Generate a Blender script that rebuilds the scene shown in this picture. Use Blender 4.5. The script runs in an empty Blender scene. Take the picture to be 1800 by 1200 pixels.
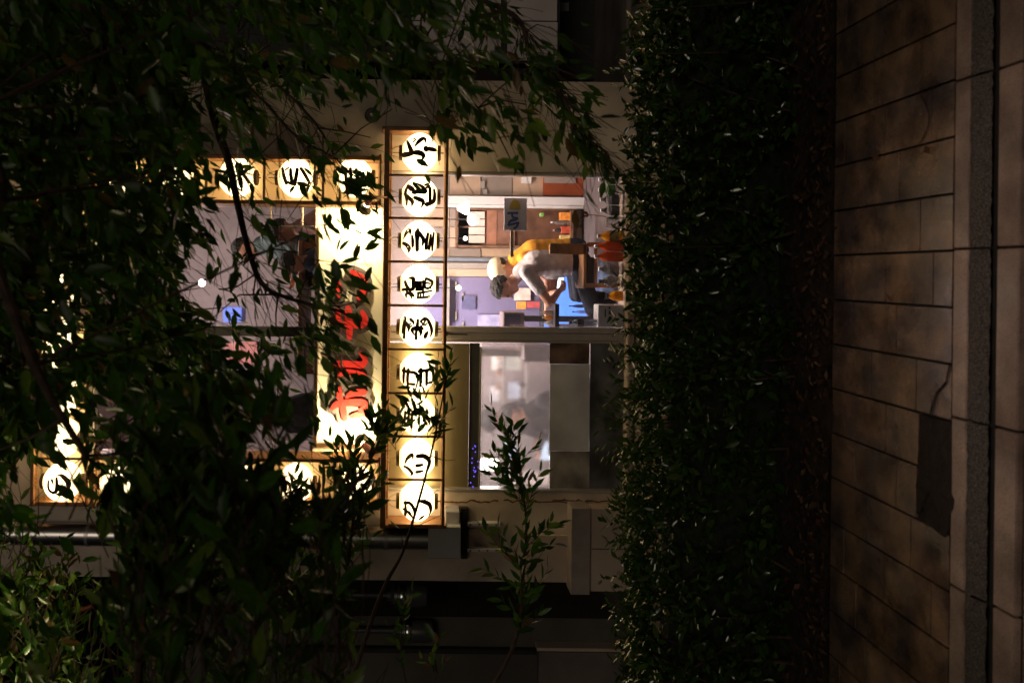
import bpy, bmesh, math, random
import numpy as np
from mathutils import Vector, Matrix, noise
random.seed(7); np.random.seed(7)
SC = bpy.context.scene
COL = SC.collection
# ------------------------------------------------------------------ camera
F, CX, CY, H, ROLL = 1400.0, 740.0, 480.0, 1.88, 0.012      # focal length and principal point of the 1800x1200 photo
cam_d = bpy.data.cameras.new("camera"); cam = bpy.data.objects.new("camera", cam_d); COL.objects.link(cam)
r = Vector((ROLL, 0, -1)).normalized(); u = Vector((1, 0, ROLL)).normalized(); b = r.cross(u)
cam.matrix_world = Matrix(((r.x, u.x, b.x, 0), (r.y, u.y, b.y, 0), (r.z, u.z, b.z, H), (0, 0, 0, 1)))
cam_d.sensor_width = 36; cam_d.lens = 36 * F / 1800
cam_d.shift_x = (900 - CX) / 1800; cam_d.shift_y = -(600 - CY) / 1800
cam_d.clip_start = 0.05; cam_d.clip_end = 1000
cam_d.dof.use_dof = True; cam_d.dof.focus_distance = 6.9; cam_d.dof.aperture_fstop = 2.4
SC.camera = cam
# ------------------------------------------------------------------ night sky, weak sky glow, exposure
wd = bpy.data.worlds.new("World"); SC.world = wd; wd.use_nodes = True
nt = wd.node_tree
sky = nt.nodes.new("ShaderNodeTexSky"); sky.sky_type = 'NISHITA'; sky.sun_disc = False
sky.sun_elevation = math.radians(-4.5); sky.sun_rotation = math.radians(200)
nt.links.new(sky.outputs[0], nt.nodes["Background"].inputs[0]); nt.nodes["Background"].inputs[1].default_value = 0.02
sun_d = bpy.data.lights.new("night_glow", 'SUN'); sun_d.energy = 0.105; sun_d.angle = math.radians(20); sun_d.color = (1.0, 0.85, 0.68)
sun = bpy.data.objects.new("night_glow", sun_d); COL.objects.link(sun)
sun.rotation_euler = Vector((-0.22, 0.92, -0.34)).to_track_quat('-Z', 'Y').to_euler()
SC.view_settings.view_transform = 'Standard'; SC.view_settings.look = 'None'
SC.view_settings.exposure = 1.3; SC.view_settings.gamma = 1.0; SC.view_settings.use_curve_mapping = False
SC.render.engine = 'CYCLES'
cy = SC.cycles
cy.use_denoising = True; cy.max_bounces = 6; cy.diffuse_bounces = 3; cy.glossy_bounces = 3; cy.transmission_bounces = 4
cy.transparent_max_bounces = 10; cy.sample_clamp_indirect = 4.0; cy.caustics_reflective = False; cy.caustics_refractive = False

# ------------------------------------------------------------------ helpers
def W(px, py, Y):
    """photo pixel at distance Y -> point in the street"""
    dx, dy = px - CX, py - CY
    a = dx + ROLL * dy; bb = dy - ROLL * dx
    return Vector((-bb * Y / F, Y, H - a * Y / F))
def P(p):
    a = (H - p[2]) * F / p[1]; bb = -p[0] * F / p[1]
    return CX + a - ROLL * bb, CY + bb + ROLL * a
def R(x0, x1, y0, y1, Y):
    c = W((x0 + x1) / 2, (y0 + y1) / 2, Y); hw = abs(y1 - y0) / 2 * Y / F; hh = abs(x1 - x0) / 2 * Y / F
    return c.x - hw, c.x + hw, c.z - hh, c.z + hh

def mat(name, c, rough=0.6, metal=0.0, var=0.15, scale=9.0, bump=0.0, bscale=None, emit=None, es=0.0, c2=None, trans=0.0,
        transl=0.0, spec=0.5, coat=0.0, rand=0.0, alpha=1.0):
    m = bpy.data.materials.new(name); m.use_nodes = True
    n, l = m.node_tree.nodes, m.node_tree.links
    p = n["Principled BSDF"]
    tc = n.new("ShaderNodeTexCoord")
    nz = n.new("ShaderNodeTexNoise"); nz.inputs["Scale"].default_value = scale; nz.inputs["Detail"].default_value = 5
    l.new(tc.outputs["Object"], nz.inputs["Vector"])
    mx = n.new("ShaderNodeMix"); mx.data_type = 'RGBA'
    rp = n.new("ShaderNodeMapRange"); rp.inputs[1].default_value = 0.35; rp.inputs[2].default_value = 0.65
    l.new(nz.outputs["Fac"], rp.inputs[0]); l.new(rp.outputs[0], mx.inputs[0])
    a = [max(0, x * (1 - var)) for x in c]; d = [min(1, x * (1 + var)) for x in (c2 or c)]
    mx.inputs[6].default_value = (*a, 1); mx.inputs[7].default_value = (*d, 1)
    out = mx.outputs[2]
    if rand:
        oi = n.new("ShaderNodeObjectInfo"); mr = n.new("ShaderNodeMapRange")
        mr.inputs[3].default_value = 1 - rand; mr.inputs[4].default_value = 1 + rand
        l.new(oi.outputs["Random"], mr.inputs[0])
        hs = n.new("ShaderNodeHueSaturation"); l.new(mr.outputs[0], hs.inputs["Value"]); l.new(out, hs.inputs["Color"]); out = hs.outputs[0]
    l.new(out, p.inputs["Base Color"])
    p.inputs["Roughness"].default_value = rough; p.inputs["Metallic"].default_value = metal
    p.inputs["Specular IOR Level"].default_value = spec; p.inputs["Coat Weight"].default_value = coat
    p.inputs["Transmission Weight"].default_value = trans; p.inputs["Alpha"].default_value = alpha
    if bump:
        bp = n.new("ShaderNodeBump"); bp.inputs["Strength"].default_value = bump; bp.inputs["Distance"].default_value = 0.01
        n2 = n.new("ShaderNodeTexNoise"); n2.inputs["Scale"].default_value = bscale or scale * 4; n2.inputs["Detail"].default_value = 6
        l.new(tc.outputs["Object"], n2.inputs["Vector"]); l.new(n2.outputs["Fac"], bp.inputs["Height"]); l.new(bp.outputs[0], p.inputs["Normal"])
    if emit:
        p.inputs["Emission Color"].default_value = (*emit, 1); p.inputs["Emission Strength"].default_value = es
    if transl:
        t = n.new("ShaderNodeBsdfTranslucent"); l.new(out, t.inputs[0])
        ms = n.new("ShaderNodeMixShader"); ms.inputs[0].default_value = transl
        l.new(p.outputs[0], ms.inputs[1]); l.new(t.outputs[0], ms.inputs[2]); l.new(ms.outputs[0], n["Material Output"].inputs[0])
    return m
def glassmat(name, tint=(1, 1, 1), fog=0.0, fogc=(.7, .7, .72), gloss=0.08, blur=0):
    m = bpy.data.materials.new(name); m.use_nodes = True
    n, l = m.node_tree.nodes, m.node_tree.links; n.remove(n["Principled BSDF"])
    t = n.new("ShaderNodeBsdfTransparent"); t.inputs[0].default_value = (*tint, 1)
    if blur: t = n.new("ShaderNodeBsdfRefraction"); t.inputs[0].default_value = (*tint, 1); t.inputs[1].default_value = blur; t.inputs[2].default_value = 1.30
    g = n.new("ShaderNodeBsdfGlossy"); g.inputs[1].default_value = 0.03
    lw = n.new("ShaderNodeFresnel"); lw.inputs[0].default_value = 1.45
    ml = n.new("ShaderNodeMath"); ml.operation = 'MULTIPLY'; ml.inputs[1].default_value = gloss / 0.04
    l.new(lw.outputs[0], ml.inputs[0])
    ms = n.new("ShaderNodeMixShader"); l.new(ml.outputs[0], ms.inputs[0]); l.new(t.outputs[0], ms.inputs[1]); l.new(g.outputs[0], ms.inputs[2])
    out = ms
    if fog:
        d = n.new("ShaderNodeBsdfDiffuse"); d.inputs[0].default_value = (*fogc, 1)
        tr = n.new("ShaderNodeBsdfTranslucent"); tr.inputs[0].default_value = (*fogc, 1)
        a2 = n.new("ShaderNodeMixShader"); a2.inputs[0].default_value = .6; l.new(d.outputs[0], a2.inputs[1]); l.new(tr.outputs[0], a2.inputs[2])
        tc = n.new("ShaderNodeTexCoord"); nz = n.new("ShaderNodeTexNoise"); nz.inputs["Scale"].default_value = 2.5; nz.inputs["Detail"].default_value = 4
        l.new(tc.outputs["Object"], nz.inputs["Vector"])
        mr = n.new("ShaderNodeMapRange"); mr.inputs[1].default_value = .3; mr.inputs[2].default_value = .7
        mr.inputs[3].default_value = max(0, fog * .4); mr.inputs[4].default_value = min(1, fog * 1.6); l.new(nz.outputs["Fac"], mr.inputs[0])
        o = n.new("ShaderNodeMixShader"); l.new(mr.outputs[0], o.inputs[0]); l.new(ms.outputs[0], o.inputs[1]); l.new(a2.outputs[0], o.inputs[2]); out = o
    l.new(out.outputs[0], n["Material Output"].inputs[0])
    return m

class MB:
    """collects shapes, then links them as one mesh object"""
    def __init__(s): s.v = []; s.f = []; s.mi = []; s.cur = 0
    def add(s, vs, fs):
        o = len(s.v); s.v += [tuple(x) for x in vs]
        for f in fs: s.f.append(tuple(i + o for i in f)); s.mi.append(s.cur)
        return s
    def box(s, x0, x1, y0, y1, z0, z1, c=0.0):
        if c <= 0:
            vs = [(x, y, z) for x in (x0, x1) for y in (y0, y1) for z in (z0, z1)]
            return s.add(vs, [(0, 1, 3, 2), (4, 6, 7, 5), (0, 4, 5, 1), (2, 3, 7, 6), (0, 2, 6, 4), (1, 5, 7, 3)])
        c = min(c, (x1 - x0) / 2.2, (y1 - y0) / 2.2, (z1 - z0) / 2.2)
        bm = bmesh.new(); bmesh.ops.create_cube(bm, size=1)
        bmesh.ops.scale(bm, vec=(x1 - x0, y1 - y0, z1 - z0), verts=bm.verts)
        bmesh.ops.translate(bm, vec=((x0 + x1) / 2, (y0 + y1) / 2, (z0 + z1) / 2), verts=bm.verts)
        bmesh.ops.bevel(bm, geom=bm.edges[:], offset=c, segments=1, affect='EDGES')
        bm.verts.index_update()
        s.add([v.co[:] for v in bm.verts], [[v.index for v in f.verts] for f in bm.faces]); bm.free(); return s
    def rect(s, x0, x1, y0, y1, Y0, Y1, c=0.0):       # photo rectangle at distance Y0, going back to Y1
        X0, X1, Z0, Z1 = R(x0, x1, y0, y1, Y0); return s.box(X0, X1, Y0, Y1, Z0, Z1, c)
    def tube(s, pts, rad, n=8, cap=True):
        pts = [Vector(p) for p in pts]; rad = rad if isinstance(rad, (list, tuple)) else [rad] * len(pts)
        vs = []; fs = []; up = None
        for i, p in enumerate(pts):
            d = (pts[min(i + 1, len(pts) - 1)] - pts[max(i - 1, 0)])
            d = d.normalized() if d.length > 1e-9 else Vector((0, 0, 1))
            if up is None or abs(d.dot(up)) > .98: up = Vector((1, 0, 0)) if abs(d.x) < .8 else Vector((0, 1, 0))
            a = d.cross(up).normalized(); bb = d.cross(a).normalized(); up = -bb if False else a.cross(d).normalized()
            for k in range(n):
                t = 2 * math.pi * k / n; vs.append(p + a * math.cos(t) * rad[i] + bb * math.sin(t) * rad[i])
        for i in range(len(pts) - 1):
            for k in range(n):
                fs.append((i * n + k, i * n + (k + 1) % n, (i + 1) * n + (k + 1) % n, (i + 1) * n + k))
        if cap: fs.append(tuple(range(n - 1, -1, -1))); fs.append(tuple((len(pts) - 1) * n + k for k in range(n)))
        return s.add(vs, fs)
    def lathe(s, prof, c=(0, 0, 0), n=20, sx=1, sy=1):
        vs = []; fs = []
        for (rr, z) in prof:
            for k in range(n):
                t = 2 * math.pi * k / n; vs.append((c[0] + rr * math.cos(t) * sx, c[1] + rr * math.sin(t) * sy, c[2] + z))
        m = len(prof)
        for i in range(m - 1):
            for k in range(n): fs.append((i * n + k, i * n + (k + 1) % n, (i + 1) * n + (k + 1) % n, (i + 1) * n + k))
        fs.append(tuple(range(n - 1, -1, -1))); fs.append(tuple((m - 1) * n + k for k in range(n)))
        return s.add(vs, fs)
    def ball(s, c, rx, ry, rz, n=16, m=10, fn=None):
        vs = []; fs = []
        for i in range(m + 1):
            ph = math.pi * i / m
            for k in range(n):
                t = 2 * math.pi * k / n; d = Vector((math.sin(ph) * math.cos(t), math.sin(ph) * math.sin(t), math.cos(ph)))
                q = fn(d) if fn else 1.0
                vs.append((c[0] + d.x * rx * q, c[1] + d.y * ry * q, c[2] + d.z * rz * q))
        for i in range(m):
            for k in range(n): fs.append((i * n + k, (i + 1) * n + k, (i + 1) * n + (k + 1) % n, i * n + (k + 1) % n))
        return s.add(vs, fs)
    def data(s, name, mats):
        me = bpy.data.meshes.new(name); me.from_pydata(s.v, [], s.f)
        for m in (mats if isinstance(mats, (list, tuple)) else [mats]): me.materials.append(m)
        if any(s.mi): me.polygons.foreach_set("material_index", s.mi)
        me.update(); return me
    def build(s, name, mats, parent=None, smooth=False, org=None):
        me = s.data(name, mats)
        if smooth:
            me.polygons.foreach_set("use_smooth", [True] * len(me.polygons))
            try: me.set_sharp_from_angle(angle=math.radians(40))
            except Exception: pass
        o = bpy.data.objects.new(name, me); COL.objects.link(o)
        if org is not None:
            org = Vector(org); me.transform(Matrix.Translation(-org)); o.location = org
        if parent is not None:
            o.parent = parent; o.location = o.location - wloc(parent)
        return o
def wloc(o):
    v = Vector(o.location)
    while o.parent: o = o.parent; v += Vector(o.location)
    return v
def tag(o, label=None, cat=None, group=None, kind=None):
    for k, v in (("label", label), ("category", cat), ("group", group), ("kind", kind)):
        if v: o[k] = v
    return o
def empty(name, loc, label, cat, group=None):
    o = bpy.data.objects.new(name, None); COL.objects.link(o); o.location = loc; o.empty_display_size = .1
    return tag(o, label, cat, group)
def inst(name, me, parent, loc, rot=None):
    o = bpy.data.objects.new(name, me); COL.objects.link(o); o.parent = parent; o.location = Vector(loc) - wloc(parent)
    if rot: o.rotation_euler = rot
    return o
def lampd(kind, name, energy, color, loc, size=.1, parent=None, aim=None, sy=None, spot=None):
    d = bpy.data.lights.new(name, kind); d.energy = energy; d.color = color
    if kind == 'AREA':
        d.size = size
        if sy: d.shape = 'RECTANGLE'; d.size_y = sy
    else: d.shadow_soft_size = size
    if spot: d.spot_size = spot; d.spot_blend = 1.0
    o = bpy.data.objects.new(name, d); COL.objects.link(o)
    if parent: o.parent = parent; o.location = Vector(loc) - wloc(parent)
    else: o.location = loc
    if aim is not None: o.rotation_euler = (Vector(aim) - Vector(loc)).to_track_quat('-Z', 'Y').to_euler()
    return o
def ribbon(mb, pts, w_of, place, lift=0.0, extr=0.0):
    """brush stroke: pts (x, y, width) smoothed, laid on a surface by place(x, y, lift)"""
    q = []
    for i in range(len(pts) - 1):
        p0 = pts[max(i - 1, 0)]; p1 = pts[i]; p2 = pts[i + 1]; p3 = pts[min(i + 2, len(pts) - 1)]
        for k in range(4):
            t = k / 4
            q.append([0.5 * (2 * p1[j] + (p2[j] - p0[j]) * t + (2 * p0[j] - 5 * p1[j] + 4 * p2[j] - p3[j]) * t * t + (3 * p1[j] - p0[j] - 3 * p2[j] + p3[j]) * t ** 3) for j in range(3)])
    q.append(list(pts[-1]))
    L = []; Rr = []
    n = len(q)
    def nrm(i):
        a, c = q[max(i - 1, 0)], q[min(i + 1, n - 1)]
        dx, dy = c[0] - a[0], c[1] - a[1]; l = math.hypot(dx, dy) or 1
        return dx / l, dy / l
    for i, (x, y, w) in enumerate(q):
        tx, ty = nrm(i); w = max(w, 4) * w_of / 2
        L.append((x - ty * w, y + tx * w)); Rr.append((x + ty * w, y - tx * w))
    # rounded ends
    def capp(i, sg):
        x, y, w = q[i]; tx, ty = nrm(i); w = max(w, 4) * w_of / 2
        return [(x + sg * tx * w * math.sin(a) - ty * w * math.cos(a), y + sg * ty * w * math.sin(a) + tx * w * math.cos(a)) for a in (math.radians(45), math.radians(90), math.radians(135))]
    ring = L + capp(n - 1, 1) + Rr[::-1] + capp(0, -1)[::-1]
    nl = n
    vs = [place(x, y, lift) for x, y in ring]
    N = len(ring)
    fs = []
    for i in range(n - 1): fs.append((i, i + 1, N - 3 - 1 - (i + 1), N - 3 - 1 - i))
    fs.append((n - 1, n, n + 1, n + 2, n + 3)); fs.append((N - 4, N - 3, N - 2, N - 1, 0))
    mb.add(vs, fs)
    if extr:
        vs2 = [place(x, y, lift - extr) for x, y in ring]
        mb.add(vs + vs2, [(i, (i + 1) % N, N + (i + 1) % N, N + i) for i in range(N)])

# ------------------------------------------------------------------ materials
M = {}
M['plaster'] = mat('plaster', (.60, .50, .41), .85, var=.22, scale=2.6, bump=.15, bscale=60)
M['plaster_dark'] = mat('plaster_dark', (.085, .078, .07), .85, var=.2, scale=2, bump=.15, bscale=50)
M['concrete'] = mat('concrete', (.15, .125, .11), .85, var=.28, scale=2.5, bump=.2, bscale=40)
M['cream'] = mat('cream_board', (.72, .62, .42), .55, var=.05, scale=3)
M['tan'] = mat('tan_panel', (.50, .40, .32), .6, var=.10, scale=3)
M['alu'] = mat('aluminium', (.55, .52, .50), .38, .7, var=.06, scale=14)
M['alu_dark'] = mat('dark_aluminium', (.10, .095, .09), .45, .6, var=.1)
M['steel'] = mat('steel', (.6, .58, .55), .32, 1.0, var=.06, scale=6)
M['bronze'] = mat('brown_metal', (.26, .12, .045), .42, .15, var=.2, scale=20)
M['black'] = mat('black_plastic', (.015, .013, .012), .4, var=.1)
M['cord'] = mat('cord', (.55, .40, .25), .5, var=.1)
M['white_paint'] = mat('white_paint', (.72, .70, .70), .5, var=.05, scale=4)
M['grey_box'] = mat('grey_box', (.50, .49, .52), .5, var=.06, scale=3)
M['dark'] = mat('dark_paint', (.02, .02, .02), .7, var=.3)
M['ink'] = mat('ink', (.035, .018, .006), .8, var=.1)
M['wood'] = mat('wood', (.34, .17, .07), .5, var=.25, scale=12)
M['brown_wood'] = mat('brown_wood', (.17, .09, .05), .55, var=.3, scale=10)
M['glass'] = glassmat('window_glass', (.97, .97, .97), fog=.0, gloss=.05)
M['steamed'] = glassmat('steamed_glass', (.95, .93, .93), fog=.22, fogc=(.42, .39, .40), gloss=.08, blur=.16)
M['haze_glass'] = glassmat('hazed_glass', (.95, .95, .98), fog=.007, fogc=(.6, .6, .65), gloss=.05)  # faint fog put into the glass for the room's haze and bloom
# ================================================================== GROUND
def paving_mat(name, c, c2, rough=.45, rand=.18, bump=.25, stain=.8):
    m = mat(name, c, rough, var=.22, scale=5, bump=bump, bscale=90, c2=c2, rand=rand)
    n, l = m.node_tree.nodes, m.node_tree.links; p = n["Principled BSDF"]
    ge = n.new("ShaderNodeNewGeometry")
    for lk in list(l):
        if lk.from_node.type == 'TEX_COORD': ts = lk.to_socket; l.remove(lk); l.new(ge.outputs['Position'], ts)
    tc = n.new("ShaderNodeTexCoord"); nz = n.new("ShaderNodeTexNoise"); nz.inputs["Scale"].default_value = 3.2; nz.inputs["Detail"].default_value = 6
    l.new(ge.outputs["Position"], nz.inputs["Vector"])
    mr = n.new("ShaderNodeMapRange"); mr.inputs[1].default_value = .35; mr.inputs[2].default_value = .65; mr.inputs[3].default_value = rough - .15; mr.inputs[4].default_value = rough + .22
    l.new(nz.outputs["Fac"], mr.inputs[0]); l.new(mr.outputs[0], p.inputs["Roughness"])
    for lk in list(l):
        if lk.to_socket == p.inputs["Base Color"]: src = lk.from_socket; l.remove(lk)
    sp1 = n.new("ShaderNodeTexNoise"); sp1.inputs["Scale"].default_value = 210; sp1.inputs["Detail"].default_value = 2; l.new(ge.outputs["Position"], sp1.inputs["Vector"])
    m1 = n.new("ShaderNodeMapRange"); m1.inputs[1].default_value = .50; m1.inputs[2].default_value = .72; m1.inputs[3].default_value = 1.05; m1.inputs[4].default_value = .55; l.new(sp1.outputs["Fac"], m1.inputs[0])
    sp2 = n.new("ShaderNodeTexNoise"); sp2.inputs["Scale"].default_value = 6.5; sp2.inputs["Detail"].default_value = 7; sp2.inputs["Roughness"].default_value = .7; l.new(ge.outputs["Position"], sp2.inputs["Vector"])
    m2 = n.new("ShaderNodeMapRange"); m2.inputs[1].default_value = .36; m2.inputs[2].default_value = .64; m2.inputs[3].default_value = stain; m2.inputs[4].default_value = 1.15; l.new(sp2.outputs["Fac"], m2.inputs[0])
    mu = n.new("ShaderNodeMath"); mu.operation = 'MULTIPLY'; l.new(m1.outputs[0], mu.inputs[0]); l.new(m2.outputs[0], mu.inputs[1])
    vm = n.new("ShaderNodeVectorMath"); vm.operation = 'SCALE'; l.new(src, vm.inputs[0]); l.new(mu.outputs[0], vm.inputs["Scale"]); l.new(vm.outputs[0], p.inputs["Base Color"])
    return m
M['paver'] = paving_mat('worn_paver', (.165, .125, .130), (.30, .19, .125), .27, .10, .10, .42)  # purple grey tone partly stands in for the bluish wet sheen
M['kerb'] = paving_mat('kerb_granite', (.33, .235, .195), (.39, .29, .24), .5, .1)
M['moss'] = mat('weathered_stone', (.055, .048, .043), .9, var=.6, scale=190, c2=(.13, .115, .105), bump=.9, bscale=110)
M['gutter'] = paving_mat('gutter_concrete', (.27, .19, .155), (.34, .245, .20), .55, .08)
M['asphalt'] = mat('asphalt', (.30, .22, .18), .8, var=.5, scale=60, bump=.6, bscale=140)
M['patch'] = mat('patch_asphalt', (.020, .014, .011), .85, var=.4, scale=25, bump=.8, bscale=70)
M['soil'] = mat('soil', (.045, .028, .018), .95, var=.5, scale=14, bump=.8, bscale=60)
M['joint'] = mat('joint_sand', (.012, .010, .009), .95, var=.3, scale=20)
g = MB(); g.v = []
o = MB().box(-150, 150, -150, 150, -.30, -.20).build('ground', M['soil']); tag(o, kind='structure')
o = MB().box(-20, 20, -6, 2.515, -.18, -.035).build('road', M['asphalt']); tag(o, kind='structure')
side = MB().box(-20, 20, 2.63, 3.63, -.18, -.022).build('sidewalk', M['joint']); tag(side, kind='structure')
fore = MB().box(-20, 20, 4.75, 11.5, -.18, -.004).build('forecourt', M['concrete']); tag(fore, kind='structure')
bed = MB().box(-20, 20, 3.632, 4.748, -.18, -.012).build('planting_bed', M['soil']); tag(bed, kind='structure')
# pavers: courses of 0.2 m running away from the road, cross joints staggered
Xp = [W(1675, y, 2.8).x for y in (35, 136, 237, 339, 440, 541, 641, 741, 843, 944, 1040)]
step = (Xp[0] - Xp[-1]) / 10
courses = [Xp[4] + step * k for k in range(-13, 12)]
rng = random.Random(3)
offs = {0: .04, 1: .14}
for k, x1 in enumerate(courses):
    x0 = x1 - step
    y = 2.815
    ln = (.31, .11, .205)[k % 3] + .02 * math.sin(k * 1.7)
    first = True
    while y < 3.60:
        y2 = min(y + ln, 3.628)
        if 3.628 - y2 < .05: y2 = 3.628
        cx_ = (x0 + x1) / 2
        patch = (-.95 < cx_ < -.53) and y < 2.985
        if patch and y2 > 3.06: y = rng.uniform(2.985, 3.01); patch = False
        if not patch:
            rz = rng.uniform(-.0015, .002)
            MBp = MB().box(x0 + .005, x1 - .005, y + .003, y2 - .003, -.02, rz, 0)
            MBp.build('paver', M['paver'], side, org=(cx_, (y + y2) / 2, 0))
        y = y2; ln = .30
# patched break in the paving with a jagged edge
pb0 = [(1674, 741), (1655, 739), (1634, 742), (1621, 741), (1617, 762), (1618, 785), (1614, 808), (1616, 830), (1611, 852), (1614, 878), (1612, 902), (1619, 898), (1622, 884), (1628, 903), (1627, 916), (1638, 924), (1644, 930), (1652, 938), (1662, 944), (1668, 930), (1671, 905), (1677, 893), (1679, 878), (1674, 868), (1674, 820)]
MB().box(-.912, -.508, 2.816, 3.0, -.02, -.004).build('patch_bed', M['patch'], side)
pb = [(-.512, 2.812), (-.511, 2.975), (-.585, 3.03), (-.68, 3.012), (-.76, 3.05), (-.85, 3.00), (-.925, 2.96), (-.965, 2.87), (-.945, 2.814)]
def gp(q): Yq = F * H / (q[0] - CX + ROLL * (q[1] - CY)); w_ = W(q[0], q[1], Yq); return Vector((w_.x, w_.y, .0035))
pb = [gp(q).xy[:] for q in pb0]; npb = len(pb); cpx, cpy = sum(p[0] for p in pb) / npb, sum(p[1] for p in pb) / npb
mb = MB(); mb.add([(x, y, .0035) for x, y in pb] + [(cpx + (x - cpx) * .6, cpy + (y - cpy) * .6, .006 - .006 * (i % 3 == 0)) for i, (x, y) in enumerate(pb)] + [(cpx, cpy, .004)] + [(x, y, -.02) for x, y in pb],
    [(i, (i + 1) % npb, npb + (i + 1) % npb, npb + i) for i in range(npb)] + [(npb + i, npb + (i + 1) % npb, 2 * npb) for i in range(npb)] + [(i, 2 * npb + 1 + i, 2 * npb + 1 + (i + 1) % npb, (i + 1) % npb) for i in range(npb)])
mb.build('repair_patch', M['patch'], side)
cr = MB()
for (A, Bq) in [((1671, 640), (1664, 672)), ((1664, 672), (1648, 690)), ((1648, 690), (1640, 712)), ((1640, 712), (1634, 738))]:
    def gp(q): Yq = F * H / (q[0] - CX + ROLL * (q[1] - CY)); w_ = W(q[0], q[1], Yq); return Vector((w_.x, w_.y, .0035))
    a_, b_ = gp(A), gp(Bq); d = (b_ - a_).normalized(); nn = Vector((-d.y, d.x, 0)) * .005
    cr.add([a_ - nn, a_ + nn, b_ + nn * .7, b_ - nn * .7], [(0, 1, 2, 3)])
cr.build('crack', M['joint'], side)
# round cut in one paver
rc = MB(); pr = [gp((1618 + 17 * math.sin(math.pi * t / 12), 165 + 88 * t / 12)) for t in range(13)]
for i in range(12):
    a_, b_ = pr[i], pr[i + 1]; d = (b_ - a_).normalized(); nn = Vector((-d.y, d.x, 0)) * .0022
    rc.add([a_ - nn, a_ + nn, b_ + nn, b_ - nn], [(0, 1, 2, 3)])
rc.build('round_cut', M['joint'], side)
kerb = tag(MB().box(-20, 20, 2.644, 2.812, -.18, -.045).build('kerb', M['joint']), kind='structure')
gut = tag(MB().box(-20, 20, 2.522, 2.640, -.18, -.055).build('gutter', M['joint']), kind='structure')
xk = W(1690, 437, 2.75).x
for k in range(-5, 6):
    a0, a1 = xk + .59 * k + .004, xk + .59 * (k + 1) - .004
    m_ = MB().box(a0, a1, 2.738, 2.810, -.04, .002, .003)
    m_.build('kerb_stone', M['kerb'], kerb, org=(a0, 2.7, 0))
    m2 = MB()                                         # worn, mossy front edge of the kerb, slightly hollow and rough
    nx, ny = 30, 6
    rg = random.Random(k + 50)
    vs = [(a0 + (a1 - a0) * i / nx, 2.652 + (2.7365 - 2.652) * j / ny, -.004 - .012 * (1 - j / ny) ** 2 + rg.uniform(-.003, .003)) for i in range(nx + 1) for j in range(ny + 1)]
    m2.add(vs, [(i * (ny + 1) + j, (i + 1) * (ny + 1) + j, (i + 1) * (ny + 1) + j + 1, i * (ny + 1) + j + 1) for i in range(nx) for j in range(ny)])
    m2.box(a0, a1, 2.650, 2.7365, -.045, -.022)
    m2.build('kerb_edge', M['moss'], kerb)
    MB().box(a0, a1, 2.532, 2.630, -.05, -.020, .004).build('gutter_block', M['gutter'], gut, org=(a0, 2.55, 0))
# leaf litter along the bed
lit = MB(); rg = random.Random(11)
for i in range(1700):
    x, y = rg.uniform(-3.2, 2.6), min(4.2, 3.60 + abs(rg.gauss(0, .22)))
    if rg.random() < .93 and y < 3.64: continue
    if i % 95 == 0: y = rg.uniform(2.6, 3.6)
    a = rg.uniform(0, 6.3); s = rg.uniform(.012, .028); z = rg.uniform(.0, .02); lit.cur = rg.choice((0, 0, 1, 2))
    c, d = Vector((math.cos(a), math.sin(a), rg.uniform(-.3, .5))) * s, Vector((-math.sin(a), math.cos(a), rg.uniform(-.3, .3))) * s * .45
    p = Vector((x, y, z + .006)); lit.add([p - c, p + d + Vector((0, 0, .004)), p + c, p - d], [(0, 1, 2, 3)])
M['dead1'] = mat('dead_leaf', (.09, .04, .022), .7, var=.3); M['dead2'] = mat('dead_leaf_pale', (.16, .09, .05), .7, var=.3); M['dead3'] = mat('dead_leaf_dark', (.04, .02, .012), .8, var=.3)
tag(lit.build('leaf_litter', [M['dead1'], M['dead3'], M['dead2']]), kind='stuff')

# ================================================================== THE SHOP
FW = 7.0
S = F / FW
shop = empty('shop_building', (0, 7.0, 0), 'two storey grill restaurant with lit windows on both floors and plain plaster side piers', 'building')
def Xy(y, Y=FW): return -(y - CY - ROLL * 180) * Y / F
ZT = 5.75
def wall(name, y0, y1, z0, z1, m, Y0=FW, Y1=FW + .16, par=shop):   # y in photo pixels, z in metres
    a, c = sorted((Xy(y0), Xy(y1))); return MB().box(a, c, Y0, Y1, z0, z1).build(name, m, par)
zpx = lambda px, Y=FW: H - (px - CX) * Y / F
Zs, Zf0, Zf1, Zu = zpx(1104), zpx(672), zpx(558), zpx(165)
wall('wall', 143, 303, 0, Zf0 - .001, M['plaster']); wall('wall', 143, 357, Zf0, ZT, M['plaster'])
wall('wall', 865, 1022, 0, Zf0 - .001, M['plaster']); wall('wall', 806, 1022, Zf0, ZT, M['plaster'])
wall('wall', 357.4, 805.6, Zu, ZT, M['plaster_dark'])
wall('fascia_board', 357.4, 805.6, Zf0, Zf1, M['cream'], FW - .01)
wall('sill_wall', 303.4, 864.6, 0, Zs, M['tan'])
# body behind
XL, XR = Xy(1022), Xy(143)
for (n_, a, c, d, e, z0, z1, mm) in (('side_wall', XL, XL + .15, FW + .162, 11, 0, ZT, 'plaster_dark'), ('side_wall', XR - .15, XR, FW + .162, 11, 0, ZT, 'plaster_dark'),
                                 ('back_wall', XL, XR, 11.002, 11.15, 0, ZT, 'plaster_dark'), ('roof', XL - .05, XR + .05, FW - .05, 11.2, ZT + .002, ZT + .15, 'plaster_dark')):
    MB().box(a, c, d, e, z0, z1).build(n_, M[mm], shop)
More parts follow.
